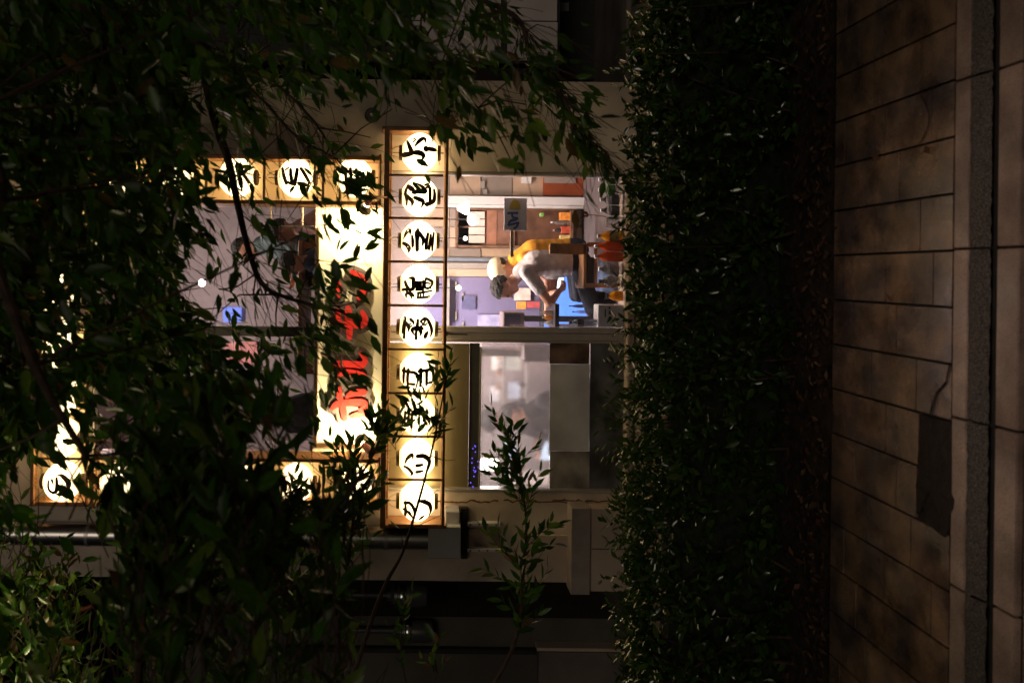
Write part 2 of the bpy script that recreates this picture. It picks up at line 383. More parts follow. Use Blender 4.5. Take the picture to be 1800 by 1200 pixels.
# --- ground floor room
M['tile_a'] = mat('tile_beige', (.50, .37, .27), .35, var=.05, rand=.06); M['tile_b'] = mat('tile_grey', (.30, .25, .22), .35, var=.05, rand=.06)
M['room'] = mat('room_wall', (.42, .34, .31), .7, var=.06); M['room_bluelit'] = mat('bluelit_room_wall', (.19, .17, .30), .6, var=.12, scale=1.5)  # second wall colour carries the blue light of that corner
M['floor'] = mat('shop_floor', (.12, .10, .10), .5, var=.2)
iL, iR = XL + .16, XR - .16
BY = 9.2
MB().box(iL, iR, FW + .17, BY, .0, .03).build('shop_floor', M['floor'], shop)
MB().box(iL, iR, FW + .17, 10.9, 2.62, 2.74).build('floor_slab', M['room'], shop)
MB().box(iL, iR, BY + .012, BY + .1, .031, 2.615).build('interior_wall', M['room'], shop)
sb = F / BY
def bw(x0, x1, y0, y1, name, m, d0=BY - .02, d1=BY + .008, par=shop, c=0.0, Y=None):
    X0, X1, Z0, Z1 = R(x0, x1, y0, y1, Y or d0); return MB().box(X0, X1, d0, d1, Z0, Z1, c).build(name, m, par)
# wall tiles right of and around the serving hatch
ti = 0
for (y0, y1) in ((262, 307), (308, 345), (346, 398), (400, 435), (436, 452)):
    for j, x0 in enumerate((735, 790, 846, 901, 956, 1011, 1066)):
        if 345 < y0 < 434 and 800 < x0 < 1005 and not (y0 == 436): continue
        bw(x0 + .6, x0 + 54.4, y0 + .6, y1 - .6, 'wall_tile', M['tile_a'] if (j + ti) % 2 == 0 else M['tile_b'])
    ti += 1
bw(955, 1064, 309, 344, 'red_board', mat('red_board', (.30, .07, .025), .4, var=.15, scale=4), BY - .06, BY - .021)
bw(957, 1012, 303, 322, 'grey_notice', M['tile_b'], BY - .075, BY - .0605)
bw(783, 1060, 346, 360, 'white_post', M['white_paint'], BY - .12, BY - .065)
bw(783, 1060, 361, 366, 'white_post', M['white_paint'], BY - .10, BY - .065)
M['hatch'] = mat('hatch_wood', (.13, .06, .035), .55, var=.3, scale=8)
bw(806, 1012, 369, 434, 'hatch_back', M['hatch'], BY - .02, BY + .009)
for (a, c, d, e) in ((803, 1014, 366.5, 369.5), (803, 1014, 432, 436), (801, 804.5, 366.5, 436), (1008, 1014, 369.6, 431.9)):
    bw(a, c, d, e, 'hatch_frame', M['brown_wood'], BY - .10, BY - .022)
bw(856, 873, 370, 431, 'hatch_panel', mat('red_wood', (.34, .16, .10), .5, var=.2), BY - .05, BY - .022)
bw(874, 905, 370, 431, 'hatch_panel', mat('brown_panel', (.24, .12, .08), .5, var=.2), BY - .045, BY - .022)
for i, (y0, y1) in enumerate(((372, 384), (386, 397), (399, 412), (414, 427))):
    bw(824, 852, y0, y1, 'paper_slip', mat('paper_slip', (.75, .62, .55), .7, var=.1), BY - .04, BY - .022)
bw(1003, 1007.8, 369.7, 431.9, 'hatch_shelf', M['brown_wood'], BY - .20, BY - .022)
bw(735, 880, 453, 459, 'door_frame', mat('teal_frame', (.20, .24, .30), .4, .3), BY - .10, BY - .022)
bw(735, 880, 462, 472, 'door_frame', M['alu'], BY - .08, BY - .022)
bw(735, 1100, 474, 487, 'door_jamb', M['tile_a'], BY - .06, BY - .022)
# blue lit side of the room, its blue light put into the wall colour
bw(735, 1110, 488, 610, 'bluelit_partition', M['room_bluelit'], BY - .03, BY - .001)
# --- ground window: frame, mullion, glass
win = empty('front_window', (Xy(584), FW, Zs), 'wide shop window at street level, clear pane right of the mullion and misted pane left', 'window')
M['sash'] = mat('sash_aluminium', (.46, .41, .39), .42, .55, var=.06, scale=18)
def fr(x0, x1, y0, y1, name, m, d0=FW - .012, d1=FW + .11, c=.004, par=win):
    X0, X1, Z0, Z1 = R(x0, x1, y0, y1, d0); return MB().box(X0, X1, d0, d1, Z0, Z1, c).build(name, m, par)
fr(672, 1108, 303.5, 308, 'jamb', M['alu']); fr(672, 1108, 860, 865, 'jamb', M['alu'])
fr(672, 1104, 575, 584, 'mullion', M['sash']); fr(672, 1104, 585, 597, 'mullion', M['sash'], FW + .004)
fr(1103, 1108, 300, 868, 'sill', M['tan'], FW - .05, FW + .30)
fr(788, 822, 586.5, 588.5, 'latch_slot', M['black'], FW + .0, FW + .003, 0)
fr(780, 787, 583, 590, 'latch', M['black'], FW - .02, FW + .002, .002)
X0, X1, Z0, Z1 = R(676, 1103, 308.2, 574.8, FW + .06)
gp_ = MB().box(X0, X1, FW + .06, FW + .064, Z0, Z1).build('glass_pane', M['haze_glass'], win)
# misted left sash: steel panel, steamed pane, grey sheet, dark lower glass
X0, X1, Z0, Z1 = R(676, 1103, 597.2, 602, FW + .05)
fr(676, 1103, 597.2, 602, 'sash_rail', M['sash'], FW + .03, FW + .08)
M['goldlit_steel'] = mat('goldlit_brushed_steel', (.52, .42, .24), .38, .9, var=.12, scale=3)  # gold lantern reflection put into the steel's colour
fr(676, 824, 603, 859.8, 'steel_panel', M['goldlit_steel'], FW + .05, FW + .07, 0)
fr(824.5, 842, 603, 859.8, 'dark_strip', M['dark'], FW + .06, FW + .07, 0)
fr(842.2, 845.5, 610, 859.8, 'pane_edge', M['alu'], FW + .04, FW + .07, 0)
X0, X1, Z0, Z1 = R(846, 966, 603, 859.8, FW + .05); MB().box(X0, X1, FW + .05, FW + .055, Z0, Z1).build('steamed_pane', M['steamed'], win)
M['grey_sheet'] = mat('grey_sheet', (.46, .46, .51), .45, var=.12, scale=3, c2=(.54, .54, .58)); M['dark_glazing'] = mat('dark_mottled_glass', (.035, .04, .045), .3, var=.5, scale=3, c2=(.11, .11, .12))
fr(966.2, 1036, 640, 792, 'grey_sheet', M['grey_sheet'], FW + .046, FW + .06, 0)
fr(966.2, 1036, 792.8, 859.8, 'stained_sheet', mat('stained_sheet', (.10, .09, .085), .5, var=.6, scale=3.5, c2=(.24, .22, .21)), FW + .048, FW + .06, 0)
fr(966.2, 1036, 603, 639.4, 'dark_pane', mat('brown_glass', (.07, .045, .04), .35, var=.5, scale=5, c2=(.16, .10, .08)), FW + .05, FW + .06, 0)
fr(1036.4, 1103, 603, 859.8, 'dark_pane', M['dark_glazing'], FW + .055, FW + .06, 0)  # near black pane with a mottled tone
for i in range(16):
    rr_ = rng.uniform(826, 841), rng.uniform(782, 858); X0, X1, Z0, Z1 = R(rr_[0], rr_[0] + 1.6, rr_[1], rr_[1] + 1.6, FW + .04)
    if i == 0: M['led'] = mat('led', (.1, .1, .5), .5, emit=(.16, .10, 1.0), es=.6)
    MB().box(X0, X1, FW + .05, FW + .059, Z0, Z1).build('led', M['led'], win)

# --- upper floor room
MB().box(iL, iR, FW + .17, 10.9, 2.741, 2.77).build('upper_floor', M['floor'], shop)
UY = 10.4
MB().box(iL, iR, UY, UY + .1, 2.78, 5.6).build('interior_wall', mat('upper_wall', (.36, .31, .30), .7, var=.08), shop)
MB().box(iL, iR, FW + .17, 10.9, 5.6, 5.7).build('ceiling', M['room'], shop)
uw = empty('upper_window', (Xy(581), FW, Zf1), 'upstairs window with dark middle mullion behind drooping branches', 'window')
uf = lambda x0, x1, y0, y1, n_, m=M['sash'], d0=FW - .004, d1=FW + .10: fr(x0, x1, y0, y1, n_, m, d0, d1, .003, uw)
uf(165, 558, 357.6, 362, 'jamb'); uf(165, 558, 800, 805.4, 'jamb')
uf(165, 558, 573, 590, 'mullion', M['alu_dark']); uf(552, 558, 362.2, 799.8, 'sill', M['tan'], FW - .02); uf(165, 169, 362.2, 799.8, 'head')
uf(440, 551.8, 396, 398.4, 'guard_rail', M['alu_dark'], FW - .02, FW - .006)
uf(474, 477.5, 362.2, 395.8, 'guard_post', M['tan'], FW - .02, FW - .006); uf(530, 533.5, 362.2, 395.8, 'guard_post', M['tan'], FW - .02, FW - .006)
for (y0, y1) in ((362.4, 572.8), (590.2, 799.8)):
    X0, X1, Z0, Z1 = R(169.2, 551.8, y0, y1, FW + .05); MB().box(X0, X1, FW + .05, FW + .054, Z0, Z1).build('glass_pane', M['haze_glass'], uw)
# things on the upper room's walls
def upr(x0, x1, y0, y1, Y): return R(x0, x1, y0, y1, Y)
def upanel(name, x0, x1, y0, y1, Y, c, label, cat, emit=None, es=0, th=.03):
    X0, X1, Z0, Z1 = upr(x0, x1, y0, y1, Y)
    o = MB().box(X0, X1, Y, Y + th, Z0, Z1, .004).build(name, mat(name, c, .6, var=.08, emit=emit, es=es), org=((X0 + X1) / 2, Y, Z0)); tag(o, label, cat); return o
upanel('wall_poster', 190, 262, 660, 800, UY - .04, (.78, .58, .52), 'pale pink poster high on the upstairs wall seen between leaves', 'poster')
upanel('blue_screen', 392, 424, 566, 540, UY - .06, (.05, .1, .4), 'dim blue lit screen on the upstairs back wall', 'screen', (.22, .30, .9), .4)
upanel('pink_notice', 395, 455, 600, 640, UY - .04, (.8, .35, .32), 'salmon pink notice on the upstairs wall left of the mullion', 'notice')
upanel('wall_cabinet', 500, 552, 596, 650, UY - .3, (.20, .16, .15), 'dark cabinet with pale frame standing upstairs beside the mullion', 'cabinet', th=.25)
upanel('whiteboard', 470, 545, 775, 812, UY - .05, (.62, .52, .50), 'pale board lettered faintly at the lower left of the upstairs window', 'board')
# ================================================================== LANTERN FRAMES
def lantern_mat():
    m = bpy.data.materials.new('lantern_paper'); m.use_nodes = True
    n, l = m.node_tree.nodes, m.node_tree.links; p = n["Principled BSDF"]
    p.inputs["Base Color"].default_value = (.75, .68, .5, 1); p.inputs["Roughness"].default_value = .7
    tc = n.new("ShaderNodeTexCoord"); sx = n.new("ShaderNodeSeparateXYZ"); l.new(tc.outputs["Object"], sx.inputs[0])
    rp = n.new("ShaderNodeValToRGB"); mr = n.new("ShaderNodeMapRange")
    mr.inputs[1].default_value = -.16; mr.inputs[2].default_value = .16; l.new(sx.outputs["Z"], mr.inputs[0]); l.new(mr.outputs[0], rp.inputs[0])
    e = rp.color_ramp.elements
    e[0].position = 0; e[0].color = (.42, .29, .11, 1); e[1].position = 1; e[1].color = (.26, .165, .055, 1)  # falloff of the inner light put into the glow: dimmer, yellower ends
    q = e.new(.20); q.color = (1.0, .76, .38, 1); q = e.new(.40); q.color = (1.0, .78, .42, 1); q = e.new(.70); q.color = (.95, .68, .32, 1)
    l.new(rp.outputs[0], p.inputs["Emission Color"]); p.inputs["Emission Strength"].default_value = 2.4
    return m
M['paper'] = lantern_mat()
LR, LH = .168, .148                                        # lantern radius, half height
def rad_at(z):
    t = min(1, abs(z) / LH); return LR * (1 - .70 * t ** 2.1) ** .82
prof = []
NR = 26
for i in range(NR + 1):
    z = -LH + 2 * LH * i / NR; prof.append((rad_at(z) * (1 + (.010 if i % 2 else -.006)), z))
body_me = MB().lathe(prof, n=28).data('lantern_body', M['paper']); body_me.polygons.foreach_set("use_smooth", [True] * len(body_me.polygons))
cap_me = MB().lathe([(.058, -.016), (.066, -.012), (.066, .012), (.058, .016)], n=20).data('lantern_cap', mat('lantern_rim', (.05, .022, .008), .5, var=.2))
wire = MB()
for sx in (-1, 1): wire.tube([(sx * .055, 0, LH + .03), (sx * .05, 0, LH + .06), (sx * .02, 0, LH + .10), (0, 0, LH + .115)], .0028, 5)
wire.tube([(0, 0, LH + .03), (0, 0, LH + .09)], .004, 5)
wire_me = wire.data('cord', M['cord'])
hook_me = MB().tube([(0, 0, -LH - .03), (0, 0, -LH - .055)], .006, 5).data('hook', M['bronze'])
def lantern(c, label, group, strokes=None, sc=None, cen=None, tilt=0):
    t = empty('paper_lantern', c, label, 'lantern', group)
    inst('shade', body_me, t, c); inst('rim', cap_me, t, c + Vector((0, 0, LH + .014))); inst('rim', cap_me, t, c + Vector((0, 0, -LH - .014)))
    inst('cord', wire_me, t, c); inst('hook', hook_me, t, c)
    if strokes:
        mb = MB(); k = S * sc * F / (F / c.y) / S if False else (F / c.y) * sc
        def place(x, y, lift):
            a, z = -(y - cen[1]) / k, -(x - cen[0]) / k
            rr_ = rad_at(max(-LH * .97, min(LH * .97, z))); a = max(-rr_ * .97, min(rr_ * .97, a))
            return (c.x + a, c.y - math.sqrt(rr_ * rr_ - a * a) - .0035 - lift, c.z + z)
        for i, s in enumerate(strokes): ribbon(mb, [(x, y, w * 1.08 + 1.3 * sc * min(1, w / 20)) for x, y, w in s], 1.0, place, i * .0004)
        mb.build('lettering', M['ink'], t)
    t.rotation_euler = (0, math.radians(tilt), 0)
    return t
T9 = [[(620, 335, 25), (680, 480, 60), (725, 600, 75)], [(725, 612, 70), (650, 622, 80), (575, 620, 85)],
      [(775, 485, 15), (850, 390, 60), (930, 320, 70), (980, 335, 45), (980, 420, 8)], [(790, 600, 80), (880, 610, 85), (950, 660, 70), (915, 755, 8)],
      [(745, 330, 18), (785, 315, 18)], [(750, 385, 20), (800, 345, 18)], [(1005, 525, 110), (1040, 522, 70), (1130, 522, 75), (1175, 522, 60)]]
T8 = [[(650, 315, 20), (615, 400, 40), (600, 480, 45), (625, 600, 42), (625, 695, 25)], [(650, 330, 60), (720, 400, 85), (755, 440, 50), (715, 510, 6)],
      [(590, 490, 40), (660, 560, 55), (740, 650, 60), (715, 740, 6)], [(780, 570, 50), (860, 600, 70), (950, 650, 60), (900, 775, 6)],
      [(775, 470, 70), (850, 450, 80), (960, 450, 90), (990, 440, 70)], [(985, 440, 75), (920, 350, 50), (770, 265, 6)],
      [(1075, 370, 50), (1080, 500, 50), (1080, 625, 50)], [(1155, 390, 30), (1170, 500, 50), (1155, 610, 60), (1100, 660, 60), (1015, 695, 70)],
      [(985, 320, 40), (1040, 290, 30)], [(1015, 370, 35), (1065, 325, 30)]]
T7 = [[(555, 470, 8), (610, 350, 50), (680, 290, 60), (690, 400, 8)], [(560, 545, 50), (620, 580, 60), (670, 650, 70), (650, 735, 8)],
      [(725, 400, 25), (740, 500, 50), (740, 605, 42)], [(840, 270, 30), (828, 350, 90), (825, 480, 65), (828, 675, 60)], [(845, 330, 60), (910, 410, 60), (950, 490, 60), (910, 630, 6)],
      [(1035, 355, 40), (1010, 500, 50), (1000, 650, 50)], [(1090, 375, 30), (1075, 520, 42), (1060, 660, 38)], [(1150, 330, 25), (1130, 500, 40), (1120, 680, 28)]]
T6 = [[(590, 450, 40), (620, 530, 50), (680, 600, 50), (745, 580, 60), (752, 470, 62), (740, 380, 60), (635, 392, 8)], [(545, 612, 45), (610, 600, 42), (640, 660, 40), (700, 700, 50), (720, 790, 10)],
      [(605, 765, 35), (615, 690, 38), (680, 660, 40), (735, 690, 40), (760, 730, 30)],
      [(835, 765, 35), (845, 710, 32), (842, 665, 30)], [(842, 662, 35), (960, 650, 32), (1115, 618, 20)], [(835, 762, 35), (960, 752, 36), (1080, 735, 45), (1112, 690, 16)], [(895, 660, 22), (892, 755, 22)], [(950, 655, 22), (945, 750, 22)],
      [(812, 450, 30), (815, 610, 30)], [(855, 455, 25), (855, 600, 25)], [(895, 450, 30), (898, 605, 30)], [(805, 457, 32), (905, 452, 26)], [(805, 605, 30), (900, 603, 30)],
      [(935, 410, 20), (942, 500, 26), (940, 625, 30)], [(990, 378, 25), (970, 500, 38), (985, 560, 36), (1040, 590, 20)], [(1010, 385, 40), (1110, 440, 45), (1112, 500, 32), (1060, 560, 28), (990, 560, 16)], [(1000, 470, 25), (1070, 480, 25)], [(1040, 560, 24), (1090, 575, 18)]]
T5 = [[(540, 400, 10), (538, 500, 22), (535, 612, 20)], [(568, 315, 42), (570, 420, 52), (575, 560, 35), (573, 710, 38)], [(590, 400, 42), (650, 475, 60), (655, 580, 8)],
      [(680, 335, 50), (740, 385, 40), (742, 432, 8)], [(667, 430, 22), (692, 415, 18)], [(688, 472, 20), (712, 452, 18)],
      [(822, 332, 38), (818, 440, 50), (805, 580, 40), (810, 705, 42)], [(800, 480, 60), (725, 530, 60), (770, 625, 12)], [(830, 470, 60), (895, 555, 60), (875, 650, 10)],
      [(880, 360, 35), (920, 318, 35), (962, 350, 30), (890, 465, 16)], [(900, 380, 25), (960, 425, 25), (997, 390, 20)], [(885, 445, 25), (925, 495, 40)],
      [(905, 272, 8), (1000, 310, 40), (1070, 420, 50), (1105, 540, 45), (1085, 655, 14)], [(1032, 540, 18), (1000, 600, 62), (985, 655, 60)]]
T4 = [[(575, 440, 40), (562, 600, 40), (562, 748, 28)], [(655, 460, 45), (640, 620, 45), (645, 780, 38)], [(555, 490, 55), (600, 500, 45), (665, 480, 45)],
      [(690, 505, 42), (770, 510, 48), (840, 580, 46), (825, 745, 8)], [(690, 740, 45), (770, 742, 45)],
      [(895, 450, 60), (897, 600, 50), (890, 775, 38)], [(865, 480, 55), (1000, 470, 45)], [(1010, 465, 50), (1010, 620, 45), (1008, 755, 40)], [(1050, 460, 50), (1115, 475, 50), (1140, 560, 42), (1120, 725, 8)], [(1055, 722, 40), (1110, 720, 40)]]
T3 = [[(600, 330, 28), (580, 560, 40)], [(665, 330, 30), (650, 590, 45)], [(730, 330, 30), (720, 620, 45)], [(790, 310, 60), (930, 350, 72), (1040, 450, 60), (1082, 610, 8)]]
T2 = [[(345, 335, 6), (375, 260, 25), (432, 212, 30), (440, 265, 6)], [(345, 360, 22), (390, 375, 30), (432, 430, 30), (410, 475, 5)], [(493, 225, 35), (570, 228, 40), (632, 300, 35), (600, 440, 6)], [(488, 330, 35), (548, 322, 24)], [(488, 410, 35), (548, 398, 24)]]
T1 = [[(350, 745, 10), (358, 850, 26), (350, 955, 22)], [(345, 775, 24), (410, 765, 28), (462, 850, 28), (445, 975, 6)], [(335, 850, 22), (385, 872, 26), (455, 965, 10)], [(400, 865, 20), (425, 920, 22)],
      [(490, 735, 6), (560, 742, 36), (632, 790, 35), (647, 880, 24), (615, 962, 6)], [(580, 905, 8), (545, 935, 28), (520, 962, 18)]]
LY = 6.80
row = [(733, 880, T1, 6.67, (487, 798), 'タン'), (733, 805, T2, 6.67, (487, 300), 'ハツ'), (733.5, 730, T3, 11.25, (830, 450), 'ミノ'), (733.8, 654, T4, 11.25, (830, 550), 'コリコリ'), (733.5, 576, T5, 11.25, (820, 510), 'テッチャン'),
       (735, 499.4, T6, 11.25, (842, 500), '丸腸'), (736.2, 422.9, T7, 11.25, (857, 482), 'ハラミ'), (737.5, 345.7, T8, 11.25, (875, 515), 'カルビ'), (738.2, 269, T9, 11.25, (880, 550), 'レバー')]
ROWL = ['white lantern lettered タン (tan) at the far left of the low row, crossed by a twig', 'white lantern lettered ハツ (hatsu) second from the left end of the low row',
        'white lantern lettered ミノ (mino) third from the left, most covered by leaves', 'white lantern lettered コリコリ (korikori) with a leaf over its lower edge', 'slightly tilted white lantern lettered テッチャン (tetchan) in the middle of the low row',
        'white lantern with kanji lettering 丸腸 (maruchou) right of the middle of the row', 'white lantern lettered ハラミ (harami) third from the right end of the low row', 'white lantern lettered カルビ (karubi) second from the right, behind the clip lamp arm', 'white lantern lettered レバー (rebaa) at the far right of the low row']
GR = 'lettered white lanterns in a row above the shop window'
for i, (px, py, st, sc, cen, word) in enumerate(row):
    lantern(W(px, py, LY), ROWL[i], GR, st, sc, cen, tilt=(3 if i == 4 else 0))
# columns and top row
KR2 = [[(1000, 190, 40), (1040, 330, 55), (1085, 455, 50)], [(1160, 220, 40), (1172, 340, 50), (1190, 460, 45)], [(1275, 220, 45), (1260, 350, 50), (1230, 475, 50)], [(1110, 440, 30), (1170, 465, 40), (1240, 482, 30)], [(1305, 462, 55), (1400, 470, 60)], [(1335, 200, 40), (1400, 300, 45), (1465, 430, 35)], [(1075, 225, 22), (1120, 190, 20)]]
KR1 = [[(75, 330, 50), (210, 335, 50)], [(310, 185, 40), (270, 300, 50), (295, 455, 40)], [(425, 160, 40), (340, 275, 45)], [(330, 280, 40), (420, 425, 35)], [(70, 230, 40), (70, 450, 40)]]
KR3 = [[(325, 380, 30), (350, 505, 35)], [(300, 430, 30), (395, 545, 30)], [(80, 330, 35), (90, 480, 35)], [(150, 330, 35), (165, 490, 35)], [(230, 340, 35), (250, 500, 35)]]
KL1 = [[(268, 540, 25), (248, 660, 22), (265, 785, 18)], [(312, 528, 35), (325, 660, 42), (315, 805, 30)], [(370, 695, 42), (385, 600, 45), (440, 535, 50), (492, 590, 42), (470, 665, 14)], [(380, 690, 25), (440, 795, 35), (490, 800, 30), (480, 715, 25), (400, 770, 22)],
       [(545, 625, 10), (580, 530, 45), (628, 500, 40), (600, 565, 12)], [(530, 745, 22), (570, 680, 40), (640, 700, 42), (640, 785, 28), (560, 790, 22)], [(580, 780, 28), (645, 835, 18)],
       [(688, 520, 45), (750, 555, 60), (805, 490, 16)], [(760, 540, 42), (690, 650, 40), (712, 770, 22)], [(700, 665, 40), (785, 720, 42), (800, 800, 28), (735, 805, 18)]]
KT0 = [[(640, 505, 30), (658, 620, 42), (640, 730, 45), (580, 755, 35)], [(498, 560, 30), (512, 700, 40), (590, 760, 38)], [(565, 535, 32), (602, 605, 14)], [(635, 462, 8), (730, 480, 36), (822, 620, 50), (795, 785, 12)], [(745, 685, 10), (715, 760, 50), (690, 790, 42)]]
GC = 'lanterns framing the upstairs window'
cols = [(623, 312, KR3, 8.0, (184, 416), 'lantern at the foot of the right column, behind a large dark leaf'), (521, 313, KR2, 10.0, (1210, 330), 'second lantern from the foot of the right column, crossed by thin twigs'),
        (417, 312, KR1, 10.0, (170, 320), 'third lantern from the foot of the right column, crossed by a branch'), (313, 311, None, 0, 0, 'fourth lantern from the foot of the right column, nearly hidden by leaves'),
        (210, 310, None, 0, 0, 'fifth lantern from the foot of the right column, hidden in foliage'),
        (623, 849, None, 0, 0, 'lantern at the foot of the left column behind leafy shoots'), (519.5, 848.5, KL1, 10.9, (540, 640), 'clear lettered lantern second from the foot of the left column'),
        (416, 848, None, 0, 0, 'third lantern from the foot of the left column, hidden by leaves'), (313, 847, None, 0, 0, 'fourth lantern from the foot of the left column, dim behind leaves'),
        (210, 846, None, 0, 0, 'fifth lantern from the foot of the left column, just below the corner one'), (111, 845, KT0, 10.0, (610, 640), 'lettered lantern in the upper left corner of the lantern frame')]
for (px, py, st, sc, cen, lb) in cols: lantern(W(px, py, LY), 'glowing white ' + lb, GC, st, sc, cen)
nm = ['second', 'third', 'fourth', 'fifth', 'sixth', 'seventh', 'last']
for i, py in enumerate((769, 693, 617, 541, 465, 389, 312)):
    lantern(W(109.5 + i * .3, py, LY), 'white %s lantern from the left in the top row, %s' % (nm[i], 'seen through leaf gaps' if i < 4 else 'hidden among leaves'), GC)
# frames
FY0, FY1 = 6.68, 6.93
def frame(name, label, x0, x1, y0, y1, divs, horiz, t=10):
    e = empty(name, W((x0 + x1) / 2, (y0 + y1) / 2, FY0), label, 'lantern frame')
    def bar(n_, a, b_, c, d, Y0, Y1): X0, X1, Z0, Z1 = R(a, b_, c, d, Y0); MB().box(X0, X1, Y0, Y1, Z0, Z1, .004).build(n_, M['bronze'], e)
    bar('rail', x0, x0 + t, y0 - 1, y1 + 1, FY0 + .001, FY0 + .035); bar('rail', x1 - t * .55, x1, y0 - 1, y1 + 1, FY0 + .001, FY0 + .035)
    bar('rail', x0 + 4, x0 + t + 4, y0, y1, FY1 - .03, FY1); bar('rail', x1 - t * .55 - 2, x1 - 2, y0, y1, FY1 - .03, FY1)
    bar('end_plate', x0, x1, y0 - .5, y0 + 5, FY0 + .036, FY1 + .06); bar('end_plate', x0, x1, y1 - 5, y1 + .5, FY0 + .036, FY1 + .06)
    bar('end_bar', x0 + t, x1 - t * .55, y0, y0 + 7, FY0 + .002, FY0 + .03); bar('end_bar', x0 + t, x1 - t * .55, y1 - 7, y1, FY0 + .002, FY0 + .03)
    for d in divs:
        if horiz: bar('divider', x0 + t, x1 - t * .55, d - 2.3, d + 2.3, FY0 + .002, FY0 + .022)
        else: bar('divider', d - 2.5, d + 2.5, y0 + 7, y1 - 7, FY0 + .002, FY0 + .022)
    return e
frame('lantern_frame', 'long brown metal frame with nine cells holding the low row of lanterns', 672, 785, 223, 928, [308, 383.5, 460, 537, 614, 691, 767, 843], True)
frame('lantern_frame', 'upright brown metal frame of the right lantern column', 157, 670, 272, 358, [260, 362, 464, 568], False, 6)
frame('lantern_frame', 'upright brown metal frame of the left lantern column behind foliage', 159, 668, 804, 893, [262, 364, 466, 568], False, 6)
frame('lantern_frame', 'brown metal frame of the top lantern row near the eaves', 56, 155.5, 270, 889, [346, 422, 499, 575, 651, 728, 806], True, 6)
# pale backing behind the lanterns
def back(x0, x1, y0, y1, m, Y=FW - .004): X0, X1, Z0, Z1 = R(x0, x1, y0, y1, Y); return MB().box(X0, X1, Y - .02, Y, Z0, Z1).build('backing_board', m, shop)
M['back'] = mat('pale_backing', (.55, .42, .26), .7, var=.08, scale=3)
back(60, 670, 274, 356.5, M['back']); back(60, 668, 807, 890, M['back']); back(58, 154, 358, 805, M['back'])

# ================================================================== SIGNBOARD
sgY = 6.84
X0, X1, Z0, Z1 = R(561, 671, 396, 776, sgY)
sign = empty('signboard', ((X0 + X1) / 2, sgY, Z0), 'long white signboard with red ホルモン letters outlined in grey above the low lanterns', 'signboard')
M['board'] = mat('sign_face', (.80, .74, .58), .35, var=.03, scale=2, coat=.2)
MB().box(X0, X1, sgY, sgY + .06, Z0, Z1).build('board', M['board'], sign)
t = .012
for (a, c, d, e) in ((X0 - t, X1 + t, Z1 + .0005, Z1 + t), (X0 - t, X1 + t, Z0 - t, Z0 - .0005), (X0 - t, X0 - .0005, Z0, Z1), (X1 + .0005, X1 + t, Z0, Z1)):
    MB().box(a, c, sgY - .012, sgY + .07, d, e, .002).build('frame', M['tan'], sign)
M['red'] = mat('sign_red', (.62, .028, .02), .4, var=.06, scale=5, emit=(1, .05, .03), es=.10); M['outline_shadow'] = mat('sign_grey', (.13, .105, .095), .5, var=.08)  # red letters glow faintly of themselves, though only spot lamps light the sign
def zb(l, ox, oy, sc): return [[(ox + x / sc, oy + y / sc, w / sc) for x, y, w in s] for s in l]
B_, A_ = (540, 580, 5.456), (540, 380, 5.456)
chars = {'letter_ho': zb([[(315, 550, 40), (315, 640, 55), (345, 730, 62), (362, 840, 58)], [(245, 745, 34), (290, 705, 60), (400, 690, 66), (540, 690, 66), (552, 735, 55), (505, 760, 30)], [(425, 820, 40), (490, 805, 56), (555, 800, 45)], [(385, 635, 30), (440, 600, 60), (545, 590, 60)]], *B_),
         'letter_ru': zb([[(300, 445, 30), (335, 405, 55), (430, 405, 60), (530, 430, 60), (555, 455, 40)], [(262, 362, 30), (300, 320, 60), (420, 322, 62), (520, 330, 66)], [(530, 330, 62), (560, 285, 50), (515, 215, 34)]], *B_),
         'letter_mo': zb([[(298, 905, 42), (305, 1000, 50), (300, 1130, 40)], [(395, 885, 60), (405, 1000, 75), (410, 1160, 50)], [(290, 1030, 50), (405, 1040, 56), (530, 1040, 60), (560, 990, 56), (530, 915, 40)]], *A_),
         'letter_n': zb([[(310, 760, 40), (305, 690, 60), (300, 650, 50)], [(505, 775, 60), (545, 700, 60), (545, 620, 62), (500, 570, 52), (430, 530, 36)]], *A_)}
kS = F / sgY
def splace(x, y, lift):
    p = W(x, y, sgY); return (p.x, sgY - .004 - lift, p.z)
for ci, (nme, st) in enumerate(chars.items()):
    mo = MB(); mr_ = MB()
    for i, s in enumerate(st):
        s_o = [(x, y, w + 17) for x, y, w in s]  # grey widened to include the dark shadow round each letter
        # fatten the ends of the outline too
        (xa, ya, wa), (xb, yb, wb) = s_o[0], s_o[1]
        ribbon(mo, s_o, 1.0, splace, .020 + i * .0006 + ci * .00015, .020)
        ribbon(mr_, s, 1.0, splace, .030 + i * .0006, .006)
    mo.build('outline_shadow', M['outline_shadow'], sign); mr_.build(nme, M['red'], sign)
sm = MB()
for i, s in enumerate([[(608, 743, 3), (607, 758, 4)], [(608, 748, 4), (635, 748, 5)], [(637, 742, 3.5), (634, 748, 4)], [(619, 743, 4), (621, 749, 4)], [(613, 750, 5), (614, 764, 5)], [(621, 751, 4), (625, 764, 4)], [(632, 753, 7), (632, 759, 7)], [(632, 762, 6), (629, 771, 6)]]):
    ribbon(sm, [(x, y, w) for x, y, w in s], 1.0, splace, .006 + i * .0005, .004)
sm.build('small_lettering', M['grey_box'], sign)
